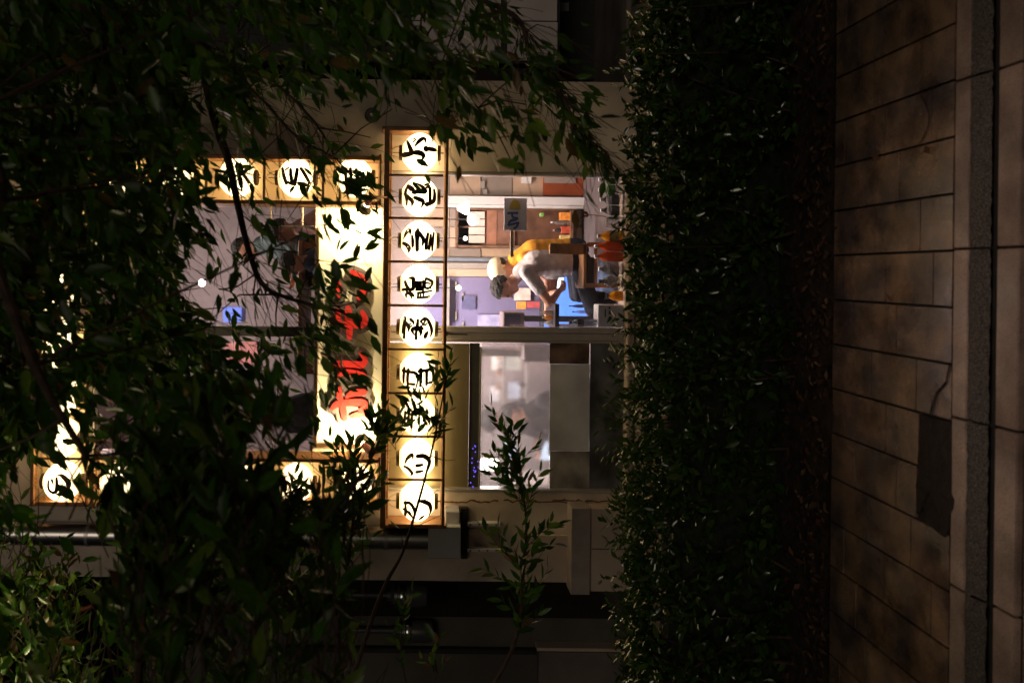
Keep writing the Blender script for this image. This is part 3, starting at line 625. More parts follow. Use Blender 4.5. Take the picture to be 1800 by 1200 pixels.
# spot lamps shining on the board
def spot(cx, cy_, label, e_, sg=1):
    c = W(cx, cy_, 6.55)
    l_ = empty('spot_lamp', W(cx + 25, cy_ - 2, 6.66), label, 'spot lamp', 'clip lamps on the sign')
    base = W(cx + 27, cy_ - 2, 6.675)
    MB().tube([base, W(cx + 12, cy_ - 3, 6.58), W(cx + 2, cy_ - 4, 6.54)], .009, 8).build('arm', M['bronze'], l_, True)
    a = W(cx, cy_ - 3, 6.54); d = (W(cx - 14, cy_ + 25 * sg, 6.68) - a).normalized()
    MB().tube([a - d * .02, a, a + d * .09, a + d * .10], [.02, .028, .028, .02], 12).build('socket', mat('lamp_socket', (.30, .07, .03), .5), l_, True)
    MB().tube([a + d * .10, a + d * .125, a + d * .165], [.028, .042, .062], 16, cap=False).build('shade', mat('lamp_shade', (.45, .38, .22), .4), l_, True)
    MB().ball(a + d * .145, .034, .034, .034).build('bulb', mat('bulb', (1, .9, .7), .3, emit=(1, .8, .5), es=25), l_, True)
    lampd('SPOT', 'spot_light', e_, (1, .78, .42), a + d * .17, .03, l_, a + d * 2, spot=math.radians(155))
spot(652, 349, 'copper clip lamp on a bent arm at the right end of the white signboard', 115)
spot(648, 795, 'clip lamp at the left end of the white signboard behind leafy shoots', 115, -1)
# round black speaker-like vent and small fittings on the right pier
v = empty('wall_vent', W(654, 203, FW), 'small round dark vent cap high on the right pier', 'vent')
c = W(654, 203, FW - .005)
MB().tube([c + Vector((0, .004, 0)), c + Vector((0, -.03, 0)), c + Vector((0, -.05, 0))], [.066, .062, .045], 22).build('hood', mat('vent_hood', (.06, .05, .045), .4, .2), v, True)
MB().ball(c + Vector((0, -.05, 0)), .022, .012, .022).build('knob', M['steel'], v, True)
for (x, y, w, hh, lb) in ((824, 222, 12, 5, 'small dark stained bracket low on the right pier'), (996, 253, 5, 12, 'small plate beside the window edge on the right pier')):
    X0, X1, Z0, Z1 = R(x - w / 2, x + w / 2, y - hh / 2, y + hh / 2, FW - .03); o = MB().box(X0, X1, FW - .03, FW - .001, Z0, Z1, .004).build('bracket', M['tan'] if x > 900 else M['brown_wood'], org=((X0 + X1) / 2, FW, Z0)); tag(o, lb, 'bracket')

# ================================================================== LEFT PIER FITTINGS
def part(e, n_, x0, x1, y0, y1, Y0, Y1, m, c=.004): X0, X1, Z0, Z1 = R(x0, x1, y0, y1, Y0); return MB().box(X0, X1, Y0, Y1, Z0, Z1, c).build(n_, m, e)
d_ = empty('vent_duct', W(752, 945, 6.9), 'round metal duct running up the left pier into a pale box', 'duct')
p0, p1 = W(753, 946, 6.86), W(-120, 946, 6.86); p1.x = p0.x
MB().tube([p0, p1], .095, 24).build('pipe', M['steel'], d_, True)
for k in range(5):
    z = p0.z + .35 + k * .85; MB().tube([(p0.x, p0.y, z), (p0.x, p0.y, z + .03)], .099, 24).build('clamp', M['alu'], d_, True)
jb = empty('junction_box', W(810, 952, 6.9), 'pale square junction box below the duct on the left pier', 'box')
part(jb, 'box', 752.5, 810, 925, 982, 6.72, 6.998, M['grey_box'], .008); part(jb, 'small_box', 783, 808, 899, 924.5, 6.8, 6.998, M['grey_box'], .006)
part(jb, 'back_plate', 811, 822, 893, 982, 6.93, 6.998, M['dark'], .003)
for (y, lb) in ((921.5, 'upper white bracket rail on the left pier below the junction box'), (967, 'lower white bracket rail on the left pier below the junction box')):
    e = empty('bracket_rail', W(850, y, 6.95), lb, 'rail', 'white rails on the left pier')
    part(e, 'rail', 820, 880, y - 3, y + 3, 6.93, 6.998, M['white_paint'])
    for k in range(4): X = W(827 + 15 * k, y, 6.93); MB().tube([X, X - Vector((0, .006, 0))], .007, 8).build('screw', M['dark'], e)
o = empty('rail_panel', W(850, 943, 6.99), 'grime streaked panel between the two white rails', 'panel'); part(o, 'panel', 823, 878, 929, 961, 6.975, 6.998, mat('grimy_panel', (.20, .15, .12), .7, var=.45, scale=6, c2=(.34, .26, .2)), .003)
o = empty('wall_panel', W(965, 980, 6.98), 'plain tan panel on the left pier', 'panel'); part(o, 'panel', 925, 1003, 940, 1023, 6.96, 6.998, M['tan'])
ub = empty('utility_cabinet', W(1130, 965, 6.8), 'tan utility cabinet standing against the left pier behind the hedge', 'cabinet')
part(ub, 'cabinet', 1038, 1122, 893, 1040, 6.84, 6.997, M['tan'], .008); part(ub, 'shelf', 1004, 1037.5, 893, 1045, 6.78, 6.997, mat('grey_shelf', (.33, .28, .26), .6, var=.1), .004)
part(ub, 'door_seam', 1040, 1118, 964, 965.5, 6.837, 6.841, M['dark'], 0)
# conduit with a bend
cd = empty('conduit', W(1010, 900, 6.97), 'thin bent conduit on the left pier', 'conduit')
MB().tube([W(940, 882, 6.985), W(985, 881, 6.985), W(1004, 884, 6.985), W(1010, 893, 6.985), W(1006, 905, 6.985)], .006, 6).build('pipe', M['brown_wood'], cd, True)
rs = MB(); rg = random.Random(5)
for (a, c2) in ((780, 880), (885, 950), (970, 1080)):
    pts = [W(x, 882 + rg.uniform(-2.5, 2.5), FW - .002) for x in range(a, c2, 8)]
    for i in range(len(pts) - 1): rs.add([pts[i], pts[i + 1], pts[i + 1] + Vector((.012 + rg.random() * .01, 0, 0)), pts[i] + Vector((.012, 0, 0))], [(0, 1, 2, 3)])
rs.build('rust_streak', mat('rust', (.20, .07, .02), .9, var=.4, scale=20), shop)

# ================================================================== NEIGHBOURS
lb = empty('grey_building', (-4.2, 7.4, 0), 'dark grey rendered building left of the shop across a narrow gap', 'building')
NY = 7.4
def nb(n_, x0, x1, y0, y1, Y0, Y1, m, c=0.0, e=lb): X0, X1, Z0, Z1 = R(x0, x1, y0, y1, Y0); return MB().box(X0, X1, Y0, Y1, Z0, Z1, c).build(n_, m, e)
nb('wall', 250, 1092, 1082, 1700, NY, NY + 3, M['plaster_dark']); nb('wall', 944, 1092, 1146, 1700, NY - .12, NY - .002, M['concrete'])
nb('ledge', 944, 1092, 1139, 1145, NY - .14, NY - .002, M['tan'], .005); nb('downpipe', 500, 943, 1140, 1148, NY - .08, NY - .01, M['dark'], .01)
nb('plinth', 1092.5, 1110, 1082, 1700, NY - .05, NY + 2.5, M['concrete'])
M['meter'] = mat('meter_grey', (.10, .10, .105), .35, .3, var=.1); M['band'] = mat('meter_band', (.6, .6, .65), .2, 1.0)
for (x, y, lab, Yk) in ((718, 1046, 'dark cylindrical gas meter with a bright steel band in the gap', 7.25), (728, 1108, 'round dark meter on the grey building wall', 7.3)):
    e = empty('gas_meter', W(x + 35, y, Yk), lab, 'meter', 'meters beside the gap')
    c = W(x, y, Yk)
    MB().lathe([(.04, -.17), (.09, -.165), (.10, -.12), (.10, .09), (.085, .13), (.05, .16), (.05, .19)], c, 22).build('body', M['meter'], e, True)
    MB().lathe([(.102, .02), (.106, .025), (.106, .075), (.102, .08)], c, 22).build('band', M['band'], e, True)
    MB().lathe([(.102, .10), (.105, .102), (.105, .125), (.09, .127)], c, 22).build('band', M['band'], e, True)
    MB().tube([c + Vector((0, 0, .18)), c + Vector((0, 0, .7))], .025, 10).build('pipe', M['meter'], e, True)
rb = empty('panelled_building', (3.0, 7.6, 0), 'neighbour right of the shop with pale square wall panels over a dark recess', 'building')
PY = 7.6
M['panel'] = mat('pale_panel', (.50, .44, .43), .5, var=.1, scale=3, rand=.08)
for (x0, x1) in ((-160, 20), (22, 200), (202, 380), (382, 560), (562, 722), (724, 881), (892, 980)):
    if x0 < 720: continue
    for (y0, y1) in ((-420, -184), (-182, -74), (-72, 36.6), (38.4, 107)): nb('wall_panel', x0, x1, y0, y1, PY, PY + .03, M['panel'], .004, rb)
nb('wall', -160, 980, -420, 106, PY + .031, PY + .2, M['dark'], 0, rb); nb('recess_wall', 981, 1103, -420, 140, PY + 1.2, PY + 1.4, M['dark'], 0, rb)
nb('soffit', 981, 986, -420, 140, PY + .05, PY + 1.19, M['dark'], 0, rb); nb('low_wall', 1103.5, 1150, -420, 141, PY - .35, PY - .2, M['concrete'], .01, rb)
nb('grime', 985, 1000, 5, 20, PY + 1.18, PY + 1.199, M['grey_box'], 0, rb)
nb('roof', -166, -160.5, -420, 108, PY - .05, PY + 1.4, M['dark'], 0, rb)
pk = empty('small_box', W(110, 1035, 7.2), 'small pale box lit from above beside the dark gap', 'box'); part(pk, 'box', 100, 118, 1008, 1050, 7.15, 7.3, mat('brown_box', (.2, .1, .07), .6), .004)
ct = empty('orange_bracket', W(150, 1066, 7.1), 'slanted orange bracket in the dark gap left of the shop', 'bracket')
MB().tube([W(140, 1072, 7.1), W(164, 1064, 7.1)], .02, 8).build('bar', mat('orange_paint', (.35, .07, .02), .5), ct)
# ================================================================== PEOPLE
M['skin'] = mat('skin', (.50, .25, .17), .5, var=.10, scale=20); M['skin_d'] = mat('skin_shade', (.42, .20, .13), .5, var=.1)
M['hair'] = mat('hair', (.02, .016, .012), .75, var=.5, scale=60, bump=.8, bscale=120); M['jeans'] = mat('jeans', (.012, .016, .028), .8, var=.25, scale=25)
def cloth(n_, c): return mat(n_, c, .85, var=.18, scale=9, bump=1.0, bscale=16)
def caps(bm, a, b_, ra, rb):
    a, b_ = Vector(a), Vector(b_); d = b_ - a
    n = max(2, int(d.length / (min(ra, rb) * .6)) + 1)
    for i in range(n + 1):
        t = i / n; rr = ra + (rb - ra) * t
        bmesh.ops.create_icosphere(bm, subdivisions=2, radius=rr, matrix=Matrix.Translation(a + d * t))
def person(name, label, J, mats, hair=True, cap=None, face=True, voxel=.013, group=None, base=None):
    """J: joints; one continuous body is grown from overlapping tapered limbs and remeshed"""
    prim = []
    def add(a, b_, ra, rb, m): prim.append((Vector(a), Vector(b_), ra, rb, m))
    pel, che, nk, hd = (Vector(J[k]) for k in ('pelvis', 'chest', 'neck', 'head'))
    f, up = Vector(J['face']).normalized(), Vector(J['up']).normalized(); f = (f - up * f.dot(up)).normalized(); rt = f.cross(up)
    sd = Vector(J.get('side', rt)).normalized()
    SH, PA, SK = 0, 1, 2
    for s in (-1, 1):
        add(pel + sd * .075 * s, che + sd * .085 * s, .125, .135, SH); add(che + sd * .08 * s, nk + sd * .05 * s - (nk - che) * .12, .125, .085, SH)
        add(pel + sd * .075 * s, pel + sd * .08 * s - (che - pel) * .12, .13, .13, PA)
    mid = (pel + che) / 2 - Vector(J.get('bulge', (0, 0, 0)))
    add(pel, mid, .13, .14, SH)
    add(nk - (hd - nk) * .2, hd - up * .04, .062, .058, SK)
    # head: skull, jaw, nose, ears
    add(hd + up * .03 - f * .018, hd + up * .035 + f * .018, .094, .088, SK); add(hd - up * .05 + f * .028, hd - up * .082 + f * .045, .062, .040, SK)
    add(hd - up * .005 + f * .098, hd - up * .030 + f * .112, .013, .017, SK)
    add(hd + up * .028 + f * .088 - rt * .03, hd + up * .028 + f * .088 + rt * .03, .018, .018, SK)
    for s in (-1, 1): add(hd - f * .005 + rt * .088 * s + up * .02, hd + rt * .092 * s - up * .02, .018, .014, SK)
    for s in ('L', 'R'):
        sh, el, wr = (Vector(J[k + s]) for k in ('sh', 'el', 'wr'))
        add(sh, sh + (el - sh) * .55, .078, .066, SH); add(sh + (el - sh) * .5, el, .05, .044, SH if J.get('long') else SK); add(el, wr, .043, .03, SH if J.get('long') else SK)
        d = (Vector(J['hand' + s]) - wr).normalized(); q = d.cross(Vector((0, 0, 1)) if abs(d.z) < .9 else Vector((1, 0, 0))).normalized(); w_ = q.cross(d)
        pc = wr + d * .045; add(wr, pc + d * .02 - q * .018, .028, .024, SK); add(wr, pc + d * .02 + q * .018, .028, .024, SK)
        for i, (o_, ln) in enumerate(((-.034, .058), (-.012, .07), (.012, .066), (.032, .05))):
            a0 = pc + d * .03 + q * o_; a1 = a0 + (d * .8 + w_ * .45).normalized() * ln * .55; a2 = a1 + (d * .3 + w_ * .95).normalized() * ln * .5
            add(a0, a1, .0105, .010, SK); add(a1, a2, .010, .009, SK)
        t0 = wr + d * .03 - q * .03; add(t0, t0 + (d * .6 - q * .7 + w_ * .3).normalized() * .05, .013, .011, SK)
        if 'knee' + s in J:
            hp, kn, an = (Vector(J[k + s]) for k in ('hip', 'knee', 'ank'))
            add(hp, kn, .095, .068, PA); add(kn, an, .064, .045, PA); add(an, an + Vector((f.x, f.y, 0)) * .16 - Vector((0, 0, .03)), .045, .036, PA)
    bm = bmesh.new()
    for a, b_, ra, rb, m in prim: caps(bm, a, b_, ra, rb)
    me = bpy.data.meshes.new('tmp'); bm.to_mesh(me); bm.free()
    tmp = bpy.data.objects.new('tmp', me); COL.objects.link(tmp)
    md = tmp.modifiers.new('r', 'REMESH'); md.mode = 'VOXEL'; md.voxel_size = voxel
    ms = tmp.modifiers.new('s', 'SMOOTH'); ms.iterations = 3; ms.factor = .5
    dg = bpy.context.evaluated_depsgraph_get(); dg.update()
    me2 = bpy.data.meshes.new_from_object(tmp.evaluated_get(dg)); bpy.data.objects.remove(tmp); bpy.data.meshes.remove(me)
    me2.name = 'body'
    n = len(me2.polygons); cen = np.empty(n * 3); me2.polygons.foreach_get('center', cen); cen = cen.reshape(-1, 3)
    best = np.full(n, 1e9); idx = np.zeros(n, int)
    for a, b_, ra, rb, m in prim:
        A = np.array(a); D = np.array(b_) - A; L = max(D @ D, 1e-9); t = np.clip((cen - A) @ D / L, 0, 1)
        ds = np.linalg.norm(cen - A - t[:, None] * D, axis=1) - (ra + (rb - ra) * t)
        k = ds < best; best[k] = ds[k]; idx[k] = m
    me2.materials.clear()
    for m in (mats['shirt'], mats.get('pants', M['jeans']), mats.get('skin', M['skin'])): me2.materials.append(m)
    me2.polygons.foreach_set('material_index', idx.astype(np.int32)); me2.polygons.foreach_set('use_smooth', [True] * n)
    bs = Vector(base) if base else Vector((pel.x, pel.y, 0.03))
    e = empty(name, bs, label, 'person', group)
    o = bpy.data.objects.new('body', me2); COL.objects.link(o); o.parent = e; o.location = -bs
    rot = Matrix((rt, f, up)).transposed()
    if hair:
        rg = random.Random(int(hd.x * 1000)); bmh = bmesh.new(); bmesh.ops.create_icosphere(bmh, subdivisions=4, radius=1)
        for v in list(bmh.verts):
            d = v.co; keep = d.z > -.10 + .55 * max(0, d.y) or (d.y < -.25 and d.z > -.55)
            if cap and d.z > .22: keep = False
            if not keep: bmh.verts.remove(v); continue
            q = 1.06 + rg.uniform(-.05, .06) + (.05 if d.z > .3 else 0)
            v.co = Vector((d.x * .100 * q, d.y * .112 * q - .006, d.z * .108 * q + .034))
        bmh.transform(Matrix.Translation(hd) @ rot.to_4x4()); mh = bpy.data.meshes.new('hair'); bmh.to_mesh(mh); bmh.free(); mh.materials.append(mats.get('hair', M['hair']))
        oh = bpy.data.objects.new('hair', mh); COL.objects.link(oh); oh.parent = e; oh.location = -bs
    if cap:
        mb = MB(); T = Matrix.Translation(hd) @ rot.to_4x4(); vs = []
        mb.ball((0, -.006, .055), .118, .130, .106, 20, 12, lambda d: 1.0 if d.z > -.1 else .96)
        ring = [(.098 * math.sin(a), .07 + .125 * math.cos(a), .052 - .02 * math.cos(a)) for a in [math.radians(x) for x in range(-75, 76, 15)]]
        k = len(mb.v); nr = len(ring)
        mb.add(ring + [(x * .95, .06, .056) for x, y, z in ring] + [(x, y, z - .006) for x, y, z in ring], [(i, i + 1, nr + i + 1, nr + i) for i in range(nr - 1)] + [(i, i + 1, 2 * nr + i + 1, 2 * nr + i) for i in range(nr - 1)])
        mb.v = [tuple(T @ Vector(v)) for v in mb.v]; mb.build('cap', cap, e, True)
    if face:
        for s in (-1, 1):
            c = hd + f * .094 + rt * .034 * s + up * .008; MB().ball(c, .012, .012, .010, 8, 6).build('eye', M['black'], e)
            MB().tube([c + up * .022 - rt * .018, c + up * .026 + f * .004, c + up * .022 + rt * .018], .004, 5).build('eyebrow', M['hair'], e)
        c = hd + f * .092 - up * .062; MB().tube([c - rt * .022, c + f * .004, c + rt * .022], .004, 5).build('mouth', mat('lips', (.32, .11, .09), .5), e)
    return e
pA = dict(pelvis=W(1006, 461, 7.76), chest=W(943, 463, 7.76), neck=W(913, 480, 7.76), head=W(889, 504, 7.76), face=(-.93, -.12, -.36), up=(-.30, 0, .95), side=(0, 1, 0), bulge=(.03, 0, -.02),
          shL=W(926, 478, 7.57), elL=W(967, 533, 7.52), wrL=W(981, 514, 7.56), handL=W(992, 500, 7.58), shR=W(925, 476, 7.93), elR=W(962, 520, 7.98), wrR=W(982, 512, 7.80), handR=W(993, 503, 7.76),
          hipL=W(1017, 468, 7.66), kneeL=W(1044, 540, 7.60), ankL=W(1100, 528, 7.62), hipR=W(1017, 468, 7.86), kneeR=W(1040, 545, 7.95), ankR=W(1098, 535, 7.95))
person('person', 'person in a grey t-shirt and dark jeans sitting bent forward with dark short hair', pA, dict(shirt=cloth('grey_tshirt', (.58, .53, .53))), voxel=.009)
s_ = Vector((.02, .42, .02))
pB = {k: (Vector(v) + s_ if k not in ('face', 'up', 'side', 'bulge') else v) for k, v in pA.items()}
for k, q in (('pelvis', (1003, 440)), ('chest', (938, 443)), ('neck', (902, 458)), ('head', (884, 474))): pB[k] = W(*q, 8.18)
pB['face'] = (-.98, -.1, -.12); pB['up'] = (-.08, 0, 1)
for s, yy in (('L', -.19), ('R', .19)):
    pB['sh' + s] = W(918, 455, 8.18) + Vector((0, yy, 0)); pB['el' + s] = W(968, 490, 8.18) + Vector((0, yy * 1.1, 0)); pB['wr' + s] = W(965, 545, 8.18) + Vector((0, yy * .8, 0)); pB['hand' + s] = W(963, 560, 8.18) + Vector((0, yy * .7, 0))
    pB['hip' + s] = W(1010, 447, 8.18) + Vector((0, yy * .5, 0)); pB['knee' + s] = W(1015, 520, 8.18) + Vector((0, yy * .6, 0)); pB['ank' + s] = W(1078, 520, 8.18) + Vector((0, yy * .6, 0))
person('person', 'person in a yellow shirt and cream cap sitting behind the one in grey', pB, dict(shirt=cloth('yellow_shirt', (.75, .34, .03))), cap=cloth('cream_cap', (.72, .60, .42)), voxel=.011)
def diner(label, hx, hy, Y, yaw, shirt, floor, cap=None, long=True, hair=None, lean=.0, group=None):
    h = W(hx, hy, Y); c, s = math.cos(yaw), math.sin(yaw); f = Vector((c, s, 0)); sd = Vector((-s, c, 0)); Zv = Vector((0, 0, 1))
    nk = h - Zv * .14 - f * .03; ch = h - Zv * .36 - f * (.05 + lean); pe = h - Zv * .68 - f * (.10 + lean * 2)
    J = dict(pelvis=pe, chest=ch, neck=nk, head=h, face=f - Zv * .25, up=Zv + f * .2, side=sd, long=long)
    for k, q in (('L', 1), ('R', -1)):
        J['sh' + k] = ch + Zv * .10 + sd * .19 * q; J['el' + k] = ch - Zv * .16 + sd * .23 * q + f * .10; J['wr' + k] = ch - Zv * .14 + sd * .12 * q + f * .34; J['hand' + k] = J['wr' + k] + f * .1
        J['hip' + k] = pe + sd * .09 * q; J['knee' + k] = pe + f * .42 + sd * .12 * q + Zv * .02; J['ank' + k] = Vector((*(pe + f * .40 + sd * .1 * q).xy, max(floor + .05, pe.z - .42)))
    return person('person', label, J, dict(shirt=shirt, skin=M['skin']), cap=cap, voxel=.016, base=(pe.x, pe.y, floor), group=group)
dark_c = cloth('dark_work_shirt', (.02, .02, .022)); black_c = cloth('black_jacket', (.018, .02, .035))
diner('cook in dark clothes bending at the steamed window, seen blurred', 905, 728, 8.05, math.radians(200), dark_c, .03, lean=.06)
diner('cook further back in dark cap behind the steamed window', 868, 738, 8.7, math.radians(160), dark_c, .03, cap=cloth('dark_cap', (.03, .03, .03)))
diner('diner upstairs with dark hair and pale pink shirt at the window corner', 500, 405, 7.75, math.radians(170), cloth('pink_shirt', (.55, .33, .28)), 2.775, lean=.05)
diner('diner upstairs in a teal shirt seen between twigs', 432, 436, 8.4, math.radians(200), cloth('teal_shirt', (.14, .20, .21)), 2.775)
diner('diner upstairs in a dark navy top close to the glass', 520, 462, 7.6, math.radians(140), cloth('navy_top', (.03, .045, .075)), 2.775)
diner('diner upstairs in a black jacket sitting left of the mullion', 462, 722, 7.6, math.radians(40), black_c, 2.775)
# ================================================================== GROUND FLOOR THINGS
def thing(name, x, y, Y, label, cat, group=None): return empty(name, W(x, y, Y), label, cat, group)
# wooden chair
ch = empty('wooden_chair', (W(1030, 468, 7.5).x, 7.5, .03), 'brown wooden chair under the person in grey', 'chair')
part(ch, 'back_panel', 966, 1032, 428, 447, 7.36, 7.40, M['wood'], .006); part(ch, 'seat', 1025, 1031, 428, 507, 7.36, 7.74, M['wood'], .005)
part(ch, 'stretcher', 1045, 1050, 432, 505, 7.37, 7.40, M['wood'], .004)
for (y, Y) in ((430, 7.36), (502, 7.36), (430, 7.70), (502, 7.70)): part(ch, 'leg', 1031.3, 1098, y - 4, y + 4, Y, Y + .04, M['wood'], .004)
part(ch, 'shelf_bottles', 1033, 1044, 452, 498, 7.5, 7.6, M['dark'], .003)
# counter slab, jars, cooker box
tb = empty('table', (W(980, 556, 7.35).x, 7.4, .03), 'dark topped table beside the mullion with jars on it', 'table')
part(tb, 'tabletop', 975.5, 983, 534, 578, 7.25, 7.75, mat('table_black', (.025, .022, .022), .35), .004); part(tb, 'leg', 983.5, 1098, 570, 576, 7.28, 7.33, M['alu'], .003); part(tb, 'leg', 983.5, 1098, 570, 576, 7.68, 7.73, M['alu'], .003)
def bottle(x0, x1, y, Y, d, liquid, label, capm=None, lab=None, group='bottles along the window sill', kind='bottle', l0=.3, l1=.62):
    """x0 top, x1 foot in photo px, d width in px"""
    z0, z1 = W(x1, y, Y).z, W(x0, y, Y).z; h = z1 - z0; rr = d / 2 * Y / F; X = W((x0 + x1) / 2, y, Y).x
    e = empty(kind, (X, Y, z0), label, 'bottle' if kind != 'jar' else 'jar', group)
    pr = [(rr * .82, 0), (rr * .98, .02 * h), (rr, .08 * h), *[(rr * (.95 if k % 2 else 1.0), (.14 + .06 * k) * h) for k in range(8)], (rr, .62 * h), (rr * .93, .68 * h), (rr * .62, .80 * h), (rr * .32, .88 * h), (rr * .30, .93 * h)]
    MB().lathe(pr, (X, Y, z0), 18).build('body', liquid, e, True)
    MB().lathe([(rr * .36, .915 * h), (rr * .38, .925 * h), (rr * .38, .99 * h), (rr * .34, h)], (X, Y, z0), 14).build('cap', capm or M['white_paint'], e, True)
    if lab: MB().lathe([(rr * 1.012, l0 * h), (rr * 1.02, (l0 + .01) * h), (rr * 1.02, (l1 - .01) * h), (rr * 1.012, l1 * h)], (X, Y, z0), 18).build('label', lab, e, True)
    return e
def liq(n_, c, t=.35): return mat(n_, c, .10, var=.05, trans=t if t > .5 else 0, coat=.5, transl=0 if t > .5 else .4)
L_clear = liq('clear_plastic', (.75, .72, .70), .85); L_or = liq('orange_tea', (.70, .15, .012), .25); L_ye = liq('yellow_juice', (.90, .48, .02), .2); L_dk = liq('dark_glass', (.06, .05, .05), .3)
lab_g = mat('green_label', (.10, .32, .05), .5, var=.3, scale=30); lab_gr = mat('grey_label', (.10, .10, .11), .5); lab_w = mat('print_label', (.62, .52, .50), .5, var=.4, scale=40)
SY = 7.16
for (x0, x1, y, d, l_, lb, cp, la) in ((1052, 1103, 316, 17, L_clear, 'clear bottle with green label and pale cap, nearest the right jamb', None, lab_g), (1052, 1103, 334, 17, L_clear, 'clear bottle with green label, second from the right jamb', None, lab_g),
        (1055, 1103, 351, 18, L_clear, 'clear bottle with dark grey label beside the green ones', None, lab_gr), (1056, 1103, 370, 18, L_clear, 'clear bottle with dark grey label beside the ribbed jar', None, lab_gr),
        (1050, 1103, 415, 20, L_ye, 'yellow juice bottle between ribbed jar and orange bottles', M['alu'], mat('yellow_label', (.50, .38, .10), .5)), (1045, 1103, 433, 18, L_or, 'orange drink bottle next to the yellow one', None, None), (1045, 1103, 451, 18, L_or, 'orange drink bottle next to the clear printed ones', None, None),
        (1052, 1103, 473, 20, L_clear, 'clear bottle with printed label beside the orange bottles', None, lab_w), (1052, 1103, 495, 20, L_clear, 'clear bottle with printed label beside the yellow squeeze bottle', M['dark'], lab_w),
        (1066, 1103, 520, 18, L_ye, 'short yellow squeeze bottle beside the carton', M['black'], None)):
    bottle(x0, x1, y, SY, d, l_, lb, cp, la, l0=.33 if la is not lab_g else .45, l1=.7 if la is lab_g else .62)
jr = thing('jar', 1103, 392, SY, 'clear ribbed jar holding a red leaved sprig', 'jar')
c = W(1103, 392, SY); MB().lathe([(.05, 0)] + [(.055 + (.004 if k % 2 else 0), .01 + .012 * k) for k in range(13)] + [(.045, .18), (.04, .20)], c, 20).build('glass', L_clear, jr, True)
sp = thing('sprig', 1062, 385, SY, 'thin sprig with small dark red leaves standing in the ribbed jar', 'plant')
p0 = W(1085, 388, SY); p1 = W(1035, 377, SY); mb = MB(); mb.tube([p0, W(1060, 380, SY), p1], .003, 5); mb.build('stem', mat('red_stem', (.16, .03, .02), .6), sp)
rl = mat('red_leaf', (.30, .03, .02), .5)
for a in ((1020, 373), (1018, 384), (1026, 371), (1030, 382)):
    q = W(*a, SY); d = q - p1; w_ = Vector((-d.z, .3 * d.length, d.x)).normalized() * .012; MB().add([p1, p1 + d * .5 + w_, q, p1 + d * .5 - w_], [(0, 1, 2, 3)]).build('leaf', rl, sp)
ct = thing('carton', 1103, 556, SY, 'white printed carton at the mullion end of the sill', 'carton')
part(ct, 'box', 1051, 1102.5, 536, 575, SY - .06, SY + .12, mat('carton_white', (.80, .77, .78), .6, var=.08, scale=5), .004)
for (x, y, w_, h_) in ((1070, 559, 5, 6), (1070, 549, 4, 7), (1070, 541, 3, 4), (1080, 557, 2, 10), (1063, 550, 2, 14)): part(ct, 'print', x, x + w_, y - h_ / 2, y + h_ / 2, SY - .063, SY - .0605, M['black'], 0)
bottle(1000, 1051, 567, SY, 14, liq('pale_bottle', (.45, .5, .6), .6), 'tall silvery bottle with dark band standing on the carton', M['dark'], M['black'], None, l0=.5, l1=.72)
for i, (y, c_) in enumerate(((549, (.75, .6, .45)), (558, (.8, .45, .12)), (568, (.7, .66, .62)))): bottle(950 + 3 * i, 975.3, y, 7.4, 8, liq('jar_fill', c_, .1), ['small pale jar on the dark table', 'small orange jar on the dark table', 'small white jar on the dark table by the mullion'][i], M['white_paint'] if i else M['alu'], None, 'jars on the dark table', 'jar')
rg_ = thing('cash_register', 922, 560, 7.7, 'squat grey brown machine beside the mullion', 'machine')
part(rg_, 'body', 884, 922, 549, 577, 7.55, 7.9, mat('machine_grey', (.20, .15, .15), .5), .01); part(rg_, 'screen', 887, 915, 553, 573, 7.54, 7.549, mat('dull_screen', (.10, .09, .13), .3), 0); part(rg_, 'stand', 922.3, 1098, 556, 566, 7.68, 7.76, M['alu_dark'], .003)
pt = thing('paper_stack', 900, 573, 7.5, 'pale papers pinned by the mullion', 'papers'); part(pt, 'sheet', 896, 922, 570, 577.5, 7.48, 7.485, lab_w, 0)
# wall prints in the blue corner
for (x0, x1, y0, y1, c_, lb, em) in ((904, 933, 506, 528, (.85, .62, .55), 'pale pink paper sheet on the blue lit partition', None), (908, 925, 530, 543, (.80, .38, .08), 'orange print on the blue lit partition', None), (926, 953, 530, 541, (.65, .12, .12), 'red print on the blue lit partition', None)):
    X0, X1, Z0, Z1 = R(x0, x1, y0, y1, BY - .06); o = MB().box(X0, X1, BY - .06, BY - .045, Z0, Z1, .002).build('wall_print', mat('wall_print', c_, .6, var=.2, scale=14), org=((X0 + X1) / 2, BY, Z0)); tag(o, lb, 'print')
tv = thing('lit_screen', 1048, 530, BY - .2, 'glowing blue white screen low behind the seated people', 'screen')
part(tv, 'casing', 953, 1052, 478, 578, BY - .30, BY - .10, M['dark'], .01); part(tv, 'picture', 957, 1048, 481, 575, BY - .312, BY - .302, mat('blue_picture', (.05, .1, .3), .3, var=.3, emit=(.10, .24, .95), es=.75), 0)
part(tv, 'bright_patch', 955, 990, 482, 506, BY - .322, BY - .3135, mat('white_picture', (.8, .9, 1), .3, emit=(.62, .88, 1.0), es=2.6), 0)
for i, (y, x0) in enumerate(((538, 1000), (548, 1006), (560, 996), (570, 1008))):
    bottle(x0, 1045, y, 8.75, 6, (L_dk, liq('bluelit_bottle', (.2, .3, .6), .1))[i % 2], ('dark bottle, first from the seated person,', 'bluish bottle, second from the seated person,', 'tall dark bottle, third from the seated person,', 'bluish bottle nearest the mullion')[i] + ' in front of the glowing screen', M['dark'], None, 'bottles before the glowing screen')  # bluish bottles carry the corner's blue light in their colour
bw(918, 934, 309, 322, 'switch_box', M['white_paint'], BY - .06, BY - .0205)
